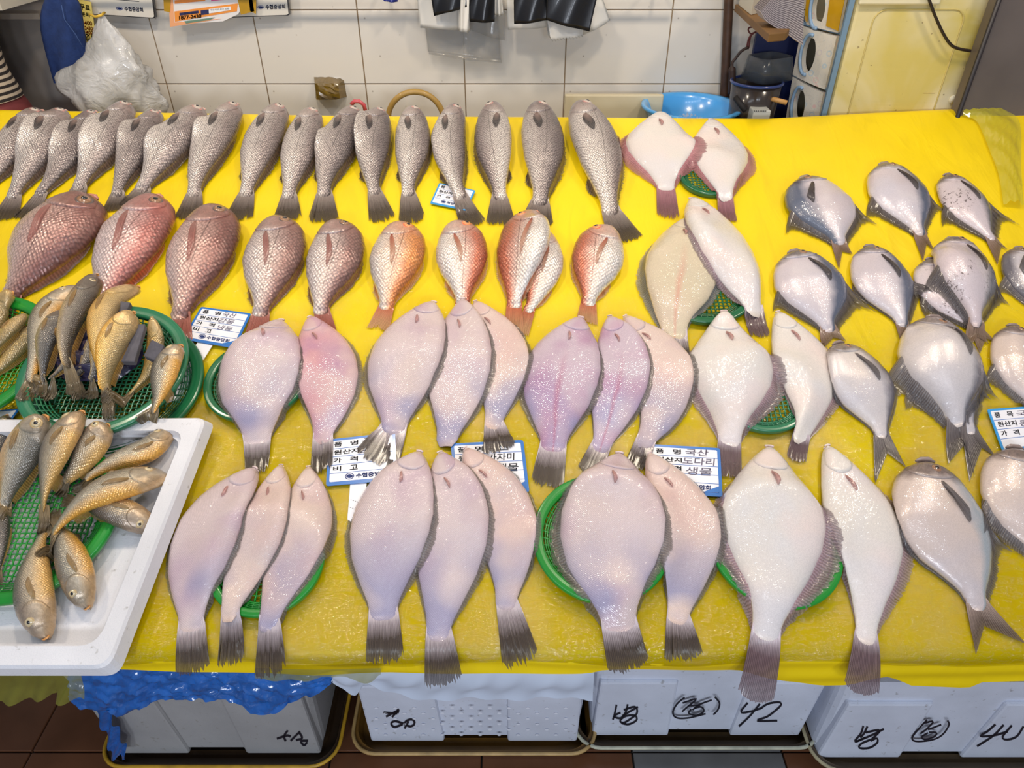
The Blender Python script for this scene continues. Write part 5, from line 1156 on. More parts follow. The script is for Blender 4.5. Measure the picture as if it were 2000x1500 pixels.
# ------------------------------------------------------------------ person at the far left, mostly outside the frame
M_skin = simple('skin', (205, 160, 130), .5); M_hair = simple('hair', (28, 24, 22), .6)
t = NT('striped_shirt'); z_ = t.sep(t.obj())[2]; st = t.math('PINGPONG', z_, .0075)
t.p(Base_Color=t.mix(t.mr(st, .0032, .0042), lin((40, 34, 34)), lin((196, 180, 160))), Roughness=.85); M_shirt = t.m
M_trou = simple('dusty_red_trousers', (122, 52, 54), .85, noise=.25, nscale=14)
pr = empty('person', (-1.56, 2.02, 0), 'person in striped shirt and dusty red trousers standing at the far left', 'person')
def skin(name, joints, edges, mat, par, lv=2):
    me = bpy.data.meshes.new(name); org = locof(par); me.from_pydata([tuple(np.array(j[0]) - org) for j in joints], edges, [])
    o = bpy.data.objects.new(name, me); COL.objects.link(o); o.parent = par; me.materials.append(mat)
    sk = o.modifiers.new('skin', 'SKIN'); sk.use_smooth_shade = True
    for i, j in enumerate(joints):
        v = me.skin_vertices[0].data[i]; r = j[1] if hasattr(j[1], '__len__') else (j[1], j[1]); v.radius = r; v.use_root = (i == 0)
    s_ = o.modifiers.new('sub', 'SUBSURF'); s_.levels = lv; s_.render_levels = lv; return o
X, Yp = -1.53, 2.02
skin('body', [((X, Yp, 1.0), (.15, .1)), ((X, Yp, 1.2), (.13, .09)), ((X, Yp, 1.4), (.14, .09)), ((X, Yp, 1.5), (.07, .06)), ((X, Yp - .01, 1.56), .045), ((X, Yp - .02, 1.64), (.075, .09)), ((X, Yp - .02, 1.72), (.07, .085)),
     ((X + .16, Yp, 1.44), .05), ((X + .21, Yp - .02, 1.6), .04), ((X + .2, Yp - .12, 1.72), .033), ((X + .17, Yp - .2, 1.76), .028), ((X - .17, Yp, 1.44), .05), ((X - .22, Yp, 1.2), .04), ((X - .22, Yp - .1, 1.0), .032), ((X - .22, Yp - .16, .95), .028),
     ((X + .08, Yp, .86), .08), ((X + .09, Yp - .01, .5), .06), ((X + .09, Yp + .01, .08), .04), ((X + .09, Yp - .1, .04), .035), ((X - .08, Yp, .86), .08), ((X - .09, Yp - .01, .5), .06), ((X - .09, Yp + .01, .08), .04), ((X - .09, Yp - .1, .04), .035)],
     [(0, 1), (1, 2), (2, 3), (3, 4), (4, 5), (5, 6), (2, 7), (7, 8), (8, 9), (9, 10), (2, 11), (11, 12), (12, 13), (13, 14), (0, 15), (15, 16), (16, 17), (17, 18), (0, 19), (19, 20), (20, 21), (21, 22)], M_skin, pr)
def lathe_body(name, rows, mat, wav=.004):
    V = []
    rw = crs(rows, 30)
    for i, (dx, z, rx, ry) in enumerate(rw):
        for k in range(36):
            a = 2 * math.pi * k / 36; V.append((X + dx + rx * math.cos(a) + wav * math.sin(4 * a + i * .5), Yp + ry * math.sin(a) + wav * math.sin(5 * a + i * .7), z))
    return mesh(name, V, gridf(30, 36, wrap=True), mat, pr)
lathe_body('shirt', [(0, 1.15, .19, .14), (0, 1.2, .187, .135), (0, 1.3, .18, .13), (0, 1.42, .18, .115), (0, 1.5, .12, .09), (0, 1.54, .06, .06)], M_shirt)
lathe_body('trousers_waist', [(0.02, .8, .18, .15), (0.02, .95, .205, .16), (0.015, 1.05, .205, .155), (0.01, 1.12, .19, .145), (0, 1.19, .155, .12)], M_trou)
for sg in (-1, 1):
    tube('trouser_leg', [(X + sg * .09, Yp, .84), (X + sg * .095, Yp - .01, .5), (X + sg * .095, Yp, .1)], [.1, .082, .06], M_trou, pr, 16)
    tube('sleeve', [(X + sg * .15, Yp, 1.46), (X + sg * .19, Yp, 1.4 if sg < 0 else 1.5), (X + sg * .21, Yp - .01, 1.3 if sg < 0 else 1.56)], [.062, .058, .052], M_shirt, pr, 14)
    tube('shoe', [(X + sg * .09, Yp + .04, .035), (X + sg * .09, Yp - .06, .035), (X + sg * .09, Yp - .16, .025)], [.04, .042, .03], M_dark, pr, 12)
for sg, (hx, hy, hz) in ((1, (X + .16, Yp - .22, 1.77)), (-1, (X - .22, Yp - .18, .93))):
    for f in range(5): tube('finger', [(hx + (f - 2) * .014, hy, hz), (hx + (f - 2) * .017, hy - .035, hz - .004), (hx + (f - 2) * .016, hy - .06 + abs(f - 2) * .008, hz - .018)], [.0085, .0075, .006], M_skin, pr, 8)
V = []
for i in range(12):
    for k in range(24):
        th = math.pi * .62 * i / 11; a = 2 * math.pi * k / 24; V.append((X + .088 * math.sin(th) * math.cos(a), Yp - .005 + .105 * math.sin(th) * math.sin(a), 1.70 + .1 * math.cos(th)))
mesh('hair', V, gridf(12, 24, wrap=True), M_hair, pr)

pr.scale = (1, 1, 1.03)
# ------------------------------------------------------------------ fish
EYE = dict(lid=simple('eye_rim_pink', (196, 140, 132), .3, coat=.6), iris=simple('eye_iris_pale', (196, 180, 166), .15, coat=1.0), pupil=simple('eye_pupil', (22, 18, 20), .08, coat=1.0))
EYEG = dict(lid=simple('eye_rim_gold', (190, 160, 110), .3, coat=.6), iris=simple('eye_iris_gold', (200, 180, 140), .15, coat=1.0), pupil=EYE['pupil'])
EYED = dict(lid=simple('eye_rim_dark', (96, 80, 76), .3, coat=.6), iris=simple('eye_iris_amber', (150, 110, 80), .15, coat=1.0), pupil=EYE['pupil'])
EYEO = dict(lid=simple('eye_rim_orange', (226, 110, 70), .3, coat=.6), iris=simple('eye_iris_orange', (228, 150, 90), .15, coat=1.0), pupil=EYE['pupil'])
c_body = m_scaled('croaker_skin', (150, 136, 132), (208, 198, 190), (222, 212, 204), (184, 158, 152), .0052, .2, contrast=.85)
c_bodyd = m_scaled('croaker_skin_dark', (122, 110, 108), (176, 164, 158), (206, 196, 188), (168, 146, 142), .0052, .2, contrast=.85)
MCR = dict(body=c_body, fin=m_fin('croaker_fin', (140, 116, 106), (84, 70, 64), .95, 30), tail=m_fin('croaker_tail', (186, 170, 160), (84, 72, 62), .97, 22, r0=.1, r1=.7), mouth=simple('pale_lips', (214, 168, 156), .35, coat=.5), pect=m_fin('croaker_pectoral', (190, 160, 148), (60, 54, 56), 1.0, 14), **EYE)
MCRD = dict(MCR, body=c_bodyd)
b1 = m_scaled('bream_skin_dusky', (142, 96, 88), (212, 176, 164), (226, 206, 198), (160, 104, 92), .0075, .25, contrast=.6)
b2 = m_scaled('bream_skin_rosy', (178, 112, 104), (226, 200, 194), (238, 224, 220), (200, 118, 106), .0075, .25, contrast=.6)
b3 = m_scaled('bream_skin_silver', (150, 112, 104), (214, 196, 188), (228, 216, 210), (172, 120, 108), .0066, .25, contrast=.6)
MB = dict(body=b1, fin=m_fin('bream_fin', (168, 104, 96), (126, 92, 92), .95, 30), tail=m_fin('bream_tail', (200, 130, 116), (190, 96, 76), .95, 22), mouth=simple('bream_lips', (196, 130, 116), .35, coat=.5), pect=m_fin('bream_pectoral', (190, 140, 130), (196, 120, 108), .92, 12), **EYED)
MB2 = dict(MB, body=b2, fin=m_fin('bream_fin_red', (200, 80, 60), (190, 100, 84), .95, 30)); MB3 = dict(MB, body=b3)
o1 = m_scaled('orange_bream_skin', (222, 140, 84), (234, 208, 188), (234, 226, 220), (236, 168, 132), .0058, .24, contrast=.5, patch=((236, 160, 60), .45))
o2 = m_scaled('orange_bream_skin_red', (206, 118, 88), (230, 214, 202), (236, 230, 224), (230, 176, 152), .0058, .24, contrast=.5)
MO = dict(body=o1, fin=m_fin('orange_fin', (228, 110, 66), (240, 190, 150), .9, 30), tail=m_fin('orange_tail', (228, 96, 56), (236, 180, 130), .9, 18), mouth=simple('orange_lips', (230, 160, 130), .35, coat=.5), pect=m_fin('orange_pectoral', (226, 110, 80), (236, 170, 130), .8, 12), **EYEO)
MO2 = dict(MO, body=o2)
f1 = m_smooth('flounder_white', (226, 217, 208), (244, 214, 206), (216, 218, 226), (220, 214, 220), .3, (.4, .35, .5), .12, .3)
f2 = m_smooth('flounder_lilac', (218, 198, 196), (180, 144, 168), (212, 190, 182), (156, 152, 182), .34, (.55, .6, .85), .5, .55)
f3 = m_smooth('flounder_pink', (216, 184, 182), (214, 140, 150), (178, 130, 164), (184, 172, 200), .34, (.6, .7, .6), .45, .55)
f4 = m_smooth('flounder_violet', (204, 184, 194), (166, 104, 148), (196, 150, 176), (158, 158, 196), .34, (.7, .6, .85), .5, .55, centre=(176, 90, 120))
f5 = m_smooth('flounder_cream', (214, 198, 168), (232, 214, 190), (206, 196, 170), (214, 190, 170), .34, (.5, .5, .4), .4, .4, centre=(214, 140, 120))
f6 = m_smooth('flounder_peach', (224, 200, 188), (220, 180, 172), (196, 172, 182), (156, 152, 180), .34, (.6, .5, .9), .4, .5)
MW = dict(body=f1, fin=m_fin('white_flounder_fin', (204, 170, 176), (160, 140, 146), .9, 64), tail=m_fin('white_flounder_tail', (212, 196, 204), (122, 96, 100), .97, 20, r0=.12, r1=.4), mouth=simple('flounder_lips', (228, 204, 200), .35, coat=.5), pect=m_fin('pink_pectoral', (240, 188, 178), (238, 176, 168), 1.0, 8), gill=f1)
MWP = dict(MW, fin=m_fin('rosy_flounder_fin', (212, 146, 152), (190, 124, 128), .96, 64), tail=m_fin('rosy_tail', (212, 150, 160), (150, 100, 110), .97, 20))
def ML(body, fin=None): return dict(body=body, fin=fin or m_fin('grey_flounder_fin', (158, 148, 148), (126, 118, 110), .88, 64), tail=m_fin('brown_tail', (220, 204, 208), (88, 74, 66), .98, 22, r0=.2, r1=.62), mouth=simple('flounder_lips', (228, 204, 200), .35, coat=.5), pect=m_fin('pink_pectoral', (240, 188, 178), (238, 176, 168), 1.0, 8))
MLG = m_fin('slate_flounder_fin', (120, 124, 128), (146, 146, 142), .9, 64)
p1 = m_smooth('pomfret_skin', (208, 194, 196), (206, 206, 220), (236, 226, 222), (196, 196, 208), .24, (.4, .4, .4), .12, .25, dark=((98, 104, 122), .62, .8), head=((104, 92, 90), .14), metal=.12)
p2 = m_smooth('pomfret_skin_mottled', (212, 196, 198), (214, 206, 214), (236, 226, 222), (200, 192, 200), .24, (.4, .4, .4), .12, .25, dark=((110, 110, 116), .66, .84), head=((96, 84, 82), .14), mott=((90, 74, 72), .9), metal=.12)
p3 = m_smooth('pomfret_skin_silver', (218, 208, 206), (234, 220, 208), (196, 190, 198), (186, 184, 192), .22, (.7, .7, .6), .1, .9, dark=((104, 100, 108), .72, .9), head=((132, 114, 106), .15), metal=.15)
p4 = m_smooth('pomfret_skin_pearl', (212, 194, 186), (224, 202, 184), (214, 204, 208), (190, 184, 192), .2, (.5, .5, .6), .15, .25, dark=((170, 176, 180), .7, .84), head=((124, 104, 96), .15), metal=.1)
MP_ = dict(body=p1, fin=m_fin('pomfret_fin', (112, 102, 100), (66, 58, 60), .97, 40), tail=m_fin('pomfret_tail', (190, 158, 142), (148, 120, 96), .96, 24), mouth=simple('pomfret_lips', (150, 132, 126), .35, coat=.5), pect=m_fin('pomfret_pectoral', (100, 84, 78), (64, 54, 52), 1.0, 12), **EYED)
MP2 = dict(MP_, body=p2); MP3 = dict(MP_, body=p3, tail=m_fin('pomfret_tail_grey', (150, 140, 140), (104, 94, 92), .97, 24), fin=m_fin('pomfret_fin_grey', (140, 132, 132), (96, 90, 92), .97, 40), pect=m_fin('pomfret_pectoral_grey', (150, 138, 136), (96, 88, 88), 1.0, 12)); MP4 = dict(MP3, body=p4, tail=m_fin('pomfret_tail_tan', (206, 180, 166), (120, 100, 88), .97, 24), pect=MP3['pect'])
y1 = m_scaled('yellow_croaker_skin', (134, 128, 116), (200, 188, 164), (240, 178, 78), (198, 178, 152), .003, .25, contrast=.22, metal=.35, line=False)
y2 = m_scaled('yellow_croaker_gold', (196, 168, 116), (236, 196, 120), (246, 178, 50), (220, 186, 130), .003, .22, contrast=.2, metal=.35, line=False)
y3 = m_scaled('yellow_croaker_grey', (88, 82, 76), (150, 140, 126), (206, 176, 120), (122, 108, 96), .003, .25, contrast=.22, metal=.35, line=False)
y4 = m_scaled('yellow_croaker_pale', (136, 124, 110), (212, 192, 160), (238, 188, 110), (198, 172, 146), .003, .26, contrast=.25, metal=.35, line=False)
MY = dict(body=y1, fin=m_fin('yellow_fin', (206, 160, 80), (170, 130, 70), .92, 24), tail=m_fin('yellow_tail', (190, 164, 118), (116, 100, 74), .95, 18), mouth=simple('yellow_lips', (214, 150, 80), .35, coat=.5), pect=m_fin('yellow_pectoral', (206, 170, 110), (190, 150, 90), .9, 10), **EYEG)
MY2 = dict(MY, body=y2); MY3 = dict(MY, body=y3); MY4 = dict(MY, body=y4)
# back row: sixteen grey croakers
G = 'grey croakers in the back row'
CR = [
 ('grey croaker cut by the left edge, first in the back row', [(72, 203), (45, 255), (5, 315), (-30, 375)], 66, (-45, 410), 1, MCR),
 ('second grey croaker in the back row, tail above the big dusky bream', [(117, 203), (84, 270), (48, 340), (22, 392)], 68, (5, 428), 1, MCR),
 ('narrow dark-headed grey croaker, third in the back row', [(178, 207), (143, 280), (104, 345), (72, 388)], 60, (45, 428), 1, MCRD),
 ('fourth grey croaker in the back row, raised head below the white bag', [(243, 190), (203, 270), (172, 330), (150, 375)], 70, (132, 408), 1, MCR),
 ('brownish grey croaker, fifth in the back row, tail touching the rosy bream', [(303, 206), (264, 285), (238, 350), (226, 388)], 62, (221, 410), 1, MCRD),
 ('sixth grey croaker in the back row with a red eye', [(388, 198), (335, 275), (298, 335), (272, 378)], 72, (258, 402), 1, MCR),
 ('seventh grey croaker, last before the yellow gap, full fan tail', [(455, 190), (420, 262), (390, 330), (377, 388)], 68, (366, 426), 1, MCR),
 ('eighth grey croaker, just right of the yellow gap in the back row', [(545, 194), (513, 275), (490, 345), (478, 388)], 72, (463, 428), 1, MCR),
 ('ninth grey croaker from the left, tail behind the silver bream head', [(608, 202), (587, 285), (570, 350), (562, 392)], 72, (560, 428), 1, MCR),
 ('grey croaker with the pink tube behind its head', [(690, 199), (660, 275), (638, 340), (632, 388)], 72, (632, 432), 1, MCRD),
 ('smaller dusky grey croaker left of the hose coil', [(738, 202), (728, 275), (727, 340), (732, 385)], 68, (748, 430), 1, MCRD),
 ('grey croaker lying in front of the tan hose coil', [(803, 199), (806, 285), (798, 350), (796, 388)], 70, (806, 433), 1, MCR),
 ('grey croaker whose tail covers the small price card', [(888, 194), (876, 270), (888, 350), (902, 393)], 68, (926, 435), 1, MCR),
 ('grey croaker with open mouth right of the small price card', [(965, 190), (963, 285), (972, 350), (978, 395)], 74, (978, 438), -1, MCR),
 ('broad grey croaker above the orange bream with the curled belly', [(1048, 189), (1062, 290), (1058, 360), (1052, 405)], 84, (1046, 440), 1, MCRD),
 ('largest grey croaker, rightmost in the back row beside the round flounder', [(1128, 187), (1168, 290), (1186, 380), (1192, 425)], 88, (1228, 472), 1, MCR),
]
for lb, sp, w_, tl, d, m in CR: fish('grey_croaker', lb, 'fish', G, 'croaker', sp, w_, tl, d, m)
# red sea breams
G = 'red sea breams in the second row'
for lb, sp, w_, tl, tw, m in [
 ('largest dusky brown-pink bream, leftmost in the second row', [(165, 366), (112, 450), (55, 530), (15, 590)], 142, (-20, 640), 60, MB),
 ('rosy bream with red back fin, second from the left', [(297, 368), (258, 460), (218, 545), (190, 610)], 128, (175, 660), 60, MB2),
 ('third bream from the left, red tail beside the price card on a stake', [(412, 388), (398, 475), (366, 570), (348, 628)], 132, (352, 692), 56, MB),
 ('fourth bream from the left, silver-brown with a blunt head', [(535, 412), (536, 490), (518, 575), (506, 622)], 120, (496, 668), 54, MB3),
 ('fifth bream, silver with rosy cheek, tail behind the pink flounder', [(652, 420), (655, 500), (632, 575), (626, 618)], 112, (640, 668), 48, MB3)]:
    fish('red_bream', lb, 'fish', G, 'bream', sp, w_, tl, 1, m, tailw=tw)
G = 'orange breams in the second row'
fish('orange_bream', 'pale bream tucked underneath the orange bream at centre', 'fish', G, 'bream', [(1062, 440), (1062, 510), (1045, 580), (1028, 612)], 78, (1018, 650), -1, MO2, tailw=30, skip=('eye',))
for lb, sp, w_, tl, tw, d, m in [
 ('golden orange bream left of centre with translucent forked tail', [(778, 424), (776, 500), (760, 570), (754, 608)], 108, (738, 640), 44, 1, MO),
 ('silvery orange bream between two orange ones, bright glare on flank', [(888, 423), (903, 500), (904, 570), (904, 600)], 104, (904, 640), 44, 1, MO2),
 ('orange-headed bream lying over a paler one, red tail', [(1043, 402), (1018, 485), (1006, 570), (1003, 606)], 104, (1004, 656), 42, -1, MO2),
 ('rightmost orange bream with red-brown back, head turned right', [(1190, 432), (1166, 505), (1152, 575), (1148, 600)], 104, (1146, 628), 44, -1, MO2)]:
    fish('orange_bream', lb, 'fish', G, 'bream', sp, w_, tl, d, m, tailw=tw)
# baskets (they raise the flounders a little)
basket(1386, 340, .07, .014, M_gr['dark'], 'dark green basket under the white flounder at the back right')
basket(1370, 548, .112, .016, M_gr['dark'], 'dark green basket under the cream flounder and the curved white flounder')
basket(498, 738, .094, .02, M_gr['dark'], 'dark green basket with holes under the two flounders left of centre')
basket(1488, 762, .088, .016, M_gr['jade'], 'jade green basket under the two white flounders in the third row')
basket(1176, 1045, .11, .024, M_gr['bright'], 'bright green basket rim showing left of the widest grey flounder')
basket(520, 1092, .09, .018, M_gr['bright'], 'bright green basket under the three flounders at front left')
basket(1516, 1062, .104, .02, M_gr['bright'], 'green basket under the two white flounders at the front')
GF = 'flounders laid white side up'
def fl(lb, sp, w_, tl, m, tw=None, kind='flat', dl=1.0, al=1.0, **k): fish('flounder', lb, 'fish', GF, kind, sp, w_, tl, 1, m, tailw=tw, dl=dl, al=al, **k)
fl('white flounder at the back right, second, overlapped by the round one', [(1390, 226), (1404, 290), (1412, 350), (1418, 395)], 118, (1424, 430), MWP, 36, 'diam', 1.2, .8)
fl('round white flounder with rosy fins, rearmost, beside the largest croaker', [(1292, 212), (1290, 280), (1297, 335), (1302, 375)], 138, (1306, 424), MWP, 44, 'diam', 1.35, 1.3, stiff=6)
fl('cream flounder with slate grey fins and a pink midline', [(1345, 418), (1332, 520), (1318, 610), (1318, 665)], 146, (1330, 712), ML(f5, MLG), 46, 'flat', 1.0, 1.2)
fl('white flounder bent to the right over the cream one', [(1352, 378), (1398, 450), (1448, 540), (1478, 620)], 112, (1488, 655), MW, 40, 'flat', .3, 1.2, T=.26)
# third row, from the lowest layer up
fl('white flounder in the third row, right one over the jade basket', [(1522, 603), (1572, 700), (1580, 790), (1560, 868)], 126, (1556, 900), MW, 40, 'diam', 1.1, .3)
fl('big white flounder in the third row with striped fin on the right', [(1417, 600), (1428, 700), (1428, 800), (1424, 875)], 172, (1425, 932), MW, 52, 'diam', 1.25, 1.0, T=.22)
fl('pink flounder under its neighbours, right of three at table centre', [(1222, 611), (1290, 700), (1290, 800), (1252, 875)], 112, (1240, 915), ML(f6), 44, 'flat', 1.0, .6)
fl('mauve-streaked flounder, middle of three right of centre', [(1192, 611), (1214, 700), (1196, 800), (1170, 885)], 112, (1148, 925), ML(f4), 50, 'flat', 1.1, .6)
fl('violet-backed flounder, left of three right of centre', [(1136, 611), (1100, 710), (1086, 800), (1080, 885)], 150, (1068, 950), ML(f4), 66, 'flat', 1.0, .95, T=.24)
fl('pale flounder with a dark fan tail, right of three at centre', [(928, 582), (978, 680), (974, 770), (960, 840)], 104, (978, 884), ML(f6), 66, 'flat', 1.1, .5)
fl('tailless lilac flounder, middle of three at centre', [(903, 577), (898, 680), (888, 780), (870, 872)], 128, None, ML(f2), None, 'flat', 1.1, .7)
fl('lilac flounder lying on top at centre, wide fan tail over a price card', [(846, 581), (792, 690), (776, 780), (768, 850)], 142, (728, 905), ML(f2), 84, 'flat', .95, .85, T=.24)
fl('raw pink flounder partly under the big lilac one, left of centre', [(602, 612), (636, 710), (640, 800), (626, 868)], 122, (628, 922), ML(f3), 46, 'flat', 1.1, .8)
fl('big smooth lilac flounder over the dark green basket, left of centre', [(545, 616), (506, 715), (500, 815), (501, 872)], 164, (500, 925), ML(f2), 46, 'flat', .7, .6, T=.22)
# front row
fl('white flounder at the front, second from the right, violet tail', [(1620, 865), (1682, 1000), (1700, 1110), (1690, 1262)], 152, (1682, 1358), MW, 70, 'diam', 1.2, .35, ragged=.04)
fl('largest white flounder at the front with a long violet tail', [(1507, 865), (1512, 1000), (1510, 1130), (1492, 1258)], 212, (1474, 1372), MW, 72, 'diam', 1.3, 1.1, T=.2, ragged=.04)
fl('slim pale flounder right of the widest one at the front', [(1270, 880), (1338, 1000), (1340, 1110), (1320, 1222)], 124, (1338, 1292), ML(f6), 78, 'flat', 1.2, .6)
fl('widest grey-lilac flounder at the front, over the bright green basket', [(1212, 878), (1198, 990), (1194, 1110), (1212, 1240)], 204, (1232, 1312), ML(f2), 84, 'flat', 1.05, 1.3, T=.19)
fl('pink-tinged flounder, right of three at the front centre', [(908, 870), (975, 980), (994, 1090), (986, 1195)], 122, (1020, 1300), ML(f6), 76, 'flat', 1.0, .6)
fl('peach flounder, middle of three at the front centre', [(858, 877), (886, 990), (872, 1120), (852, 1255)], 140, (868, 1342), ML(f2), 76, 'flat', 1.2, .8)
fl('broad lilac flounder, left of three at the front centre', [(818, 875), (772, 985), (752, 1100), (748, 1215)], 160, (752, 1298), ML(f2), 76, 'flat', 1.15, .9, T=.22)
fl('peach flounder, right of three at the front left', [(600, 907), (590, 1020), (556, 1120), (520, 1235)], 114, (526, 1326), ML(f6), 64, 'flat', 1.2, .5)
fl('peach flounder, middle of three at the front left', [(546, 903), (508, 1020), (470, 1130), (444, 1215)], 104, (446, 1304), ML(f6), 56, 'flat', .8, .4, T=.26)
fl('lilac flounder, leftmost of three at the front left', [(494, 907), (415, 1010), (380, 1120), (372, 1238)], 136, (376, 1318), ML(f2), 70, 'flat', .9, .7, T=.26)
# pomfrets
GP = 'pomfrets on the right side'
def pf(lb, sp, w_, tl, d, m, dl=1.0, al=1.0, **k): fish('pomfret', lb, 'fish', GP, 'pomf', sp, w_, tl, d, m, dl=dl, al=al, **k)
pf('dark-backed pomfret, leftmost of three in the rearmost pomfret row', [(1576, 338), (1606, 400), (1632, 455), (1640, 480)], 128, ((1640, 524), (1666, 494)), -1, MP_, .9, .9)
pf('pomfret with a mottled dark head, middle of the rearmost row', [(1732, 312), (1758, 375), (1790, 440), (1800, 462)], 116, ((1804, 508), (1828, 490)), 1, MP_, .8, 1.0)
pf('speckled pomfret at the rear right, dark fins spread wide', [(1855, 335), (1888, 395), (1926, 452), (1942, 470)], 88, ((1950, 515), (1970, 486)), 1, MP2, 1.6, 1.2)
pf('pomfret cut by the right edge behind the price card column', [(1995, 478), (2012, 540), (2035, 600), (2045, 620)], 100, ((2045, 660), (2070, 640)), -1, MP3)
pf('pearl pomfret underneath, only its edge and tail showing', [(1822, 500), (1842, 560), (1895, 625), (1915, 650)], 96, ((1915, 690), (1950, 668)), 1, MP2, .8, .8, skip=('eye',))
pf('pale pomfret with smoky back in the second pomfret row', [(1703, 474), (1725, 545), (1755, 610), (1764, 640)], 116, ((1766, 682), (1784, 650)), 1, MP_, .8, .3)
pf('pomfret with a blue-grey back beside the curved white flounder', [(1556, 483), (1588, 560), (1612, 625), (1622, 650)], 138, ((1606, 682), (1654, 664)), 1, MP_, 1.1, .7)
pf('speckled pomfret lying on top in the second pomfret row', [(1868, 455), (1890, 530), (1904, 605), (1908, 640)], 132, ((1890, 682), (1938, 664)), 1, MP2, .8, 1.0, T=.36)
pf('big pearl pomfret cut by the right edge above the blue-edged card', [(1985, 630), (2000, 700), (2030, 790), (2045, 820)], 130, ((2045, 870), (2090, 850)), 1, MP4, .8, .9)
pf('dark pomfret hidden beneath the big silver one, fin and tail out', [(1828, 655), (1846, 740), (1890, 830), (1900, 850)], 130, ((1895, 940), (1948, 892)), 1, MP3, .7, 1.1, skip=('eye',))
pf('big silver pomfret, third pomfret row, long forked tail', [(1832, 612), (1846, 700), (1866, 795), (1872, 835)], 168, ((1856, 902), (1908, 926)), 1, MP3, .8, 1.1)
pf('silver pomfret with a black back next to the white flounders', [(1642, 664), (1686, 745), (1714, 820), (1724, 858)], 122, ((1710, 946), (1772, 912)), 1, MP3, .45, .3)
pf('large pearl pomfret at the front right with a long pectoral fin', [(1815, 894), (1836, 1000), (1886, 1110), (1912, 1195)], 176, ((1908, 1278), (2008, 1258)), 1, MP4, .8, .3)
pf('large pomfret cut by the lower right edge, black fin on its left', [(1992, 868), (2006, 970), (2050, 1070), (2080, 1120)], 170, ((2080, 1200), (2140, 1180)), 1, MP4, .8, 1.0, skip=('eye',))
# yellow croakers, upper baskets
basket(232, 752, .15, .018, M_gr['dark'], 'darker green basket underneath the jade basket of yellow croakers')
basket(200, 716, .148, .04, M_gr['jade'], 'jade green basket holding small yellow croakers at the left', base_h=.022)
basket(-70, 695, .155, .035, M_gr['bright'], 'green basket of golden croakers cut by the left edge')
# things inside the upper basket
cb_ = P(190, 690, .05); V = []
for i in range(14):
    for k in range(20):
        r = .085 * (i / 13) ** .6; a = 2 * math.pi * k / 20; V.append(S(cb_[0] + r * 1.0 * math.cos(a), cb_[1] + r * .8 * math.sin(a), .046 + .022 * (1 - (i / 13) ** 2) + .006 * math.sin(3 * a + i) + .004 * math.sin(7 * a - i * 2)))
o = mesh('dark_plastic_bag', V, gridf(14, 20, wrap=True), simple('navy_black_bag', (44, 40, 66), .2, coat=1.0, bump=.6, nscale=18), None); setp(o, 'crumpled dark blue-black plastic under the fish in the jade basket', 'bag'); hput(*[np.array([cb_[0] + .08 * a for a in np.linspace(-1, 1, 40)])[:, None] + np.zeros((40, 40)), cb_[1] + .06 * np.linspace(-1, 1, 40)[None, :] + np.zeros((40, 40)), np.full((40, 40), .055)])
GY = 'yellow croakers in the upper baskets'
def yf(lb, sp, w_, tl, d, m, g=GY, tw=None, **k): fish('yellow_croaker', lb, 'fish', g, 'ycro', sp, w_, tl, d, m, tailw=tw, stiff=8, **k)
yf('pale small croaker tail end lying in the jade basket, left side', [(140, 640), (128, 690), (110, 725), (96, 742)], 36, (80, 770), 1, MY4, tw=30, skip=('eye', 'gill', 'mouth', 'pect'))
yf('grey small croaker lying deepest in the jade basket centre', [(190, 640), (178, 680), (160, 715), (145, 740)], 36, (140, 768), 1, MY3, tw=34, skip=('eye', 'gill', 'mouth', 'pect'))
yf('small croaker tail resting on the basket floor at centre', [(205, 660), (192, 705), (184, 730), (178, 746)], 34, (170, 775), 1, MY3, tw=30, skip=('eye', 'gill', 'mouth', 'pect'))
GS = 'grey strips in the jade basket'
for lb, a, b in (('short grey foam strip beside the golden upright croaker', (240, 588), (215, 650)), ('long grey foam strip standing between two yellow croakers', (268, 632), (246, 706)), ('dark grey foam strip end at the right of the jade basket', (308, 668), (292, 700))):
    pa, pb = P(*a, .09), P(*b, .075); d = (pb - pa) / np.linalg.norm(pb - pa); n_ = np.array([-d[1], d[0]]) * .015
    pts = [pa - n_, pa + n_, pb + n_, pb - n_]; ha, hb_ = (.09, .075)
    H0 = [ha, ha, hb_, hb_]; o = prism('foam_strip', [S(p[0], p[1], h - .012) for p, h in zip(pts, H0)], [S(p[0], p[1], h) for p, h in zip(pts, H0)], simple('charcoal_foam', (98, 94, 100), .8, noise=.3, nscale=60, bump=.4), None, .002); setp(o, lb, 'foam strip', GS)
yf('pale-bellied croaker, leftmost standing in the jade basket, eye showing', [(152, 550), (100, 610), (76, 690), (58, 745)], 59, (46, 790), -1, MY, tw=28, bend=.03)
yf('second grey croaker close behind it, body against the leftmost', [(120, 600), (96, 655), (82, 715), (80, 745)], 46, (74, 775), 1, MY3, tw=24, skip=('eye', 'mouth'))
yf('dark grey croaker with head highest in the jade basket', [(184, 529), (150, 600), (126, 665), (130, 715)], 50, (142, 768), 1, MY3, tw=34, bend=.04)
yf('golden croaker pointing up, biggest in the jade basket', [(262, 548), (212, 590), (190, 670), (202, 740)], 57, (212, 812), 1, MY2, tw=28, bend=.04, skip=('eye',))
yf('golden-white croaker in front of the short grey strip', [(256, 602), (224, 660), (206, 720), (204, 765)], 48, (208, 815), 1, MY2, tw=28, bend=.03, skip=('eye',))
yf('slim orange croaker between long strip and basket rim', [(292, 614), (300, 665), (284, 715), (246, 765)], 36, (214, 806), 1, MY2, tw=20, bend=.03, skip=('eye',))
yf('croaker hanging over the right rim of the jade basket', [(346, 664), (328, 715), (312, 775), (298, 806)], 59, (276, 834), -1, MY, tw=30)
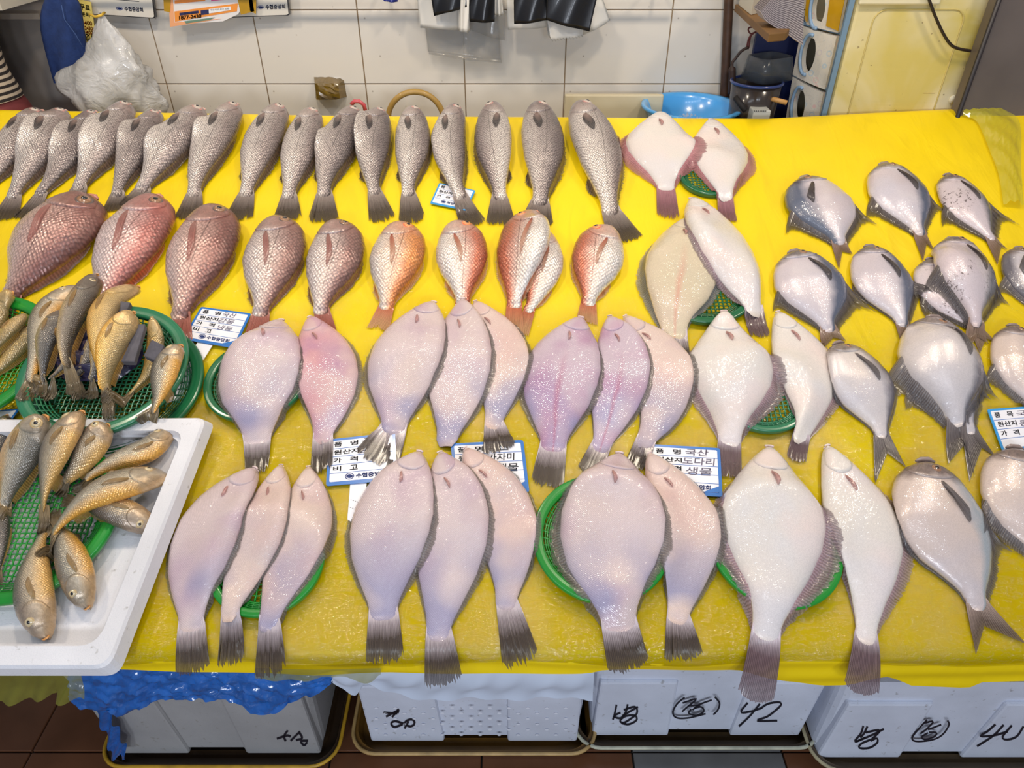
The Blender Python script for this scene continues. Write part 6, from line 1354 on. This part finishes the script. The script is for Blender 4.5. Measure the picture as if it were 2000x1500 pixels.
yf('golden croaker cut by the left edge, upper', [(20, 566), (0, 600), (-20, 650), (-30, 680)], 41, (-40, 710), 1, MY2, tw=24, skip=('eye',))
yf('golden croaker in the left-edge basket, lying underneath', [(60, 632), (38, 672), (8, 712), (-14, 735)], 41, (-40, 755), 1, MY2, tw=24, skip=('eye',))
yf('golden-white croaker in the left-edge basket, lying on top', [(46, 608), (24, 648), (-8, 690), (-30, 712)], 39, (-50, 735), 1, MY2, tw=24, skip=('eye',))
# yellow croakers, lower tray
basket(52, 1010, .14, .028, M_gr['bright'], 'bright green basket standing in the white foam tray', base_h=.021)
GZ = 'yellow croakers on the foam tray'
yf('croaker lying with its head down at the front of the foam tray', [(78, 1240), (66, 1160), (72, 1085), (88, 1040)], 82, (100, 1012), 1, MY4, GZ, tw=30)
yf('croaker with head down, right of the other head-down one', [(160, 1180), (144, 1110), (124, 1050), (112, 1022)], 74, (100, 995), 1, MY, GZ, tw=30)
yf('croaker pointing right with its head over the tray edge, lowest of three', [(303, 1030), (246, 1004), (185, 985), (150, 980)], 62, (120, 975), 1, MY4, GZ, tw=30)
yf('curved croaker with raised head, uppermost of three pointing right', [(322, 824), (290, 878), (225, 905), (165, 935)], 44, (135, 955), -1, MY, GZ, tw=24)
yf('grey croaker at the left edge of the foam tray, lower', [(-6, 985), (4, 1030), (2, 1080), (-4, 1120)], 34, (-8, 1150), 1, MY3, GZ, tw=24, skip=('eye',))
yf('gutted pale croaker with open jaw behind the upright pair', [(205, 824), (176, 875), (150, 915), (128, 945)], 48, (112, 970), -1, MY4, GZ, tw=24)
yf('long croaker pointing right, middle of three, tail curling down', [(324, 919), (240, 945), (160, 985), (105, 1050)], 58, (82, 1092), -1, MY, GZ, tw=26)
yf('grey croaker head at the far left above the foam tray', [(8, 806), (2, 850), (-10, 900), (-22, 940)], 40, (-30, 970), 1, MY3, GZ, tw=24)
yf('stout croaker with gaping mouth, left of the upright pair', [(80, 805), (50, 870), (22, 940), (6, 990)], 74, (-2, 1030), 1, MY, GZ, tw=30)
yf('upright croaker with a clear eye, right of the upright pair', [(158, 804), (112, 870), (88, 945), (86, 1005)], 70, (84, 1045), -1, MY4, GZ, tw=30)
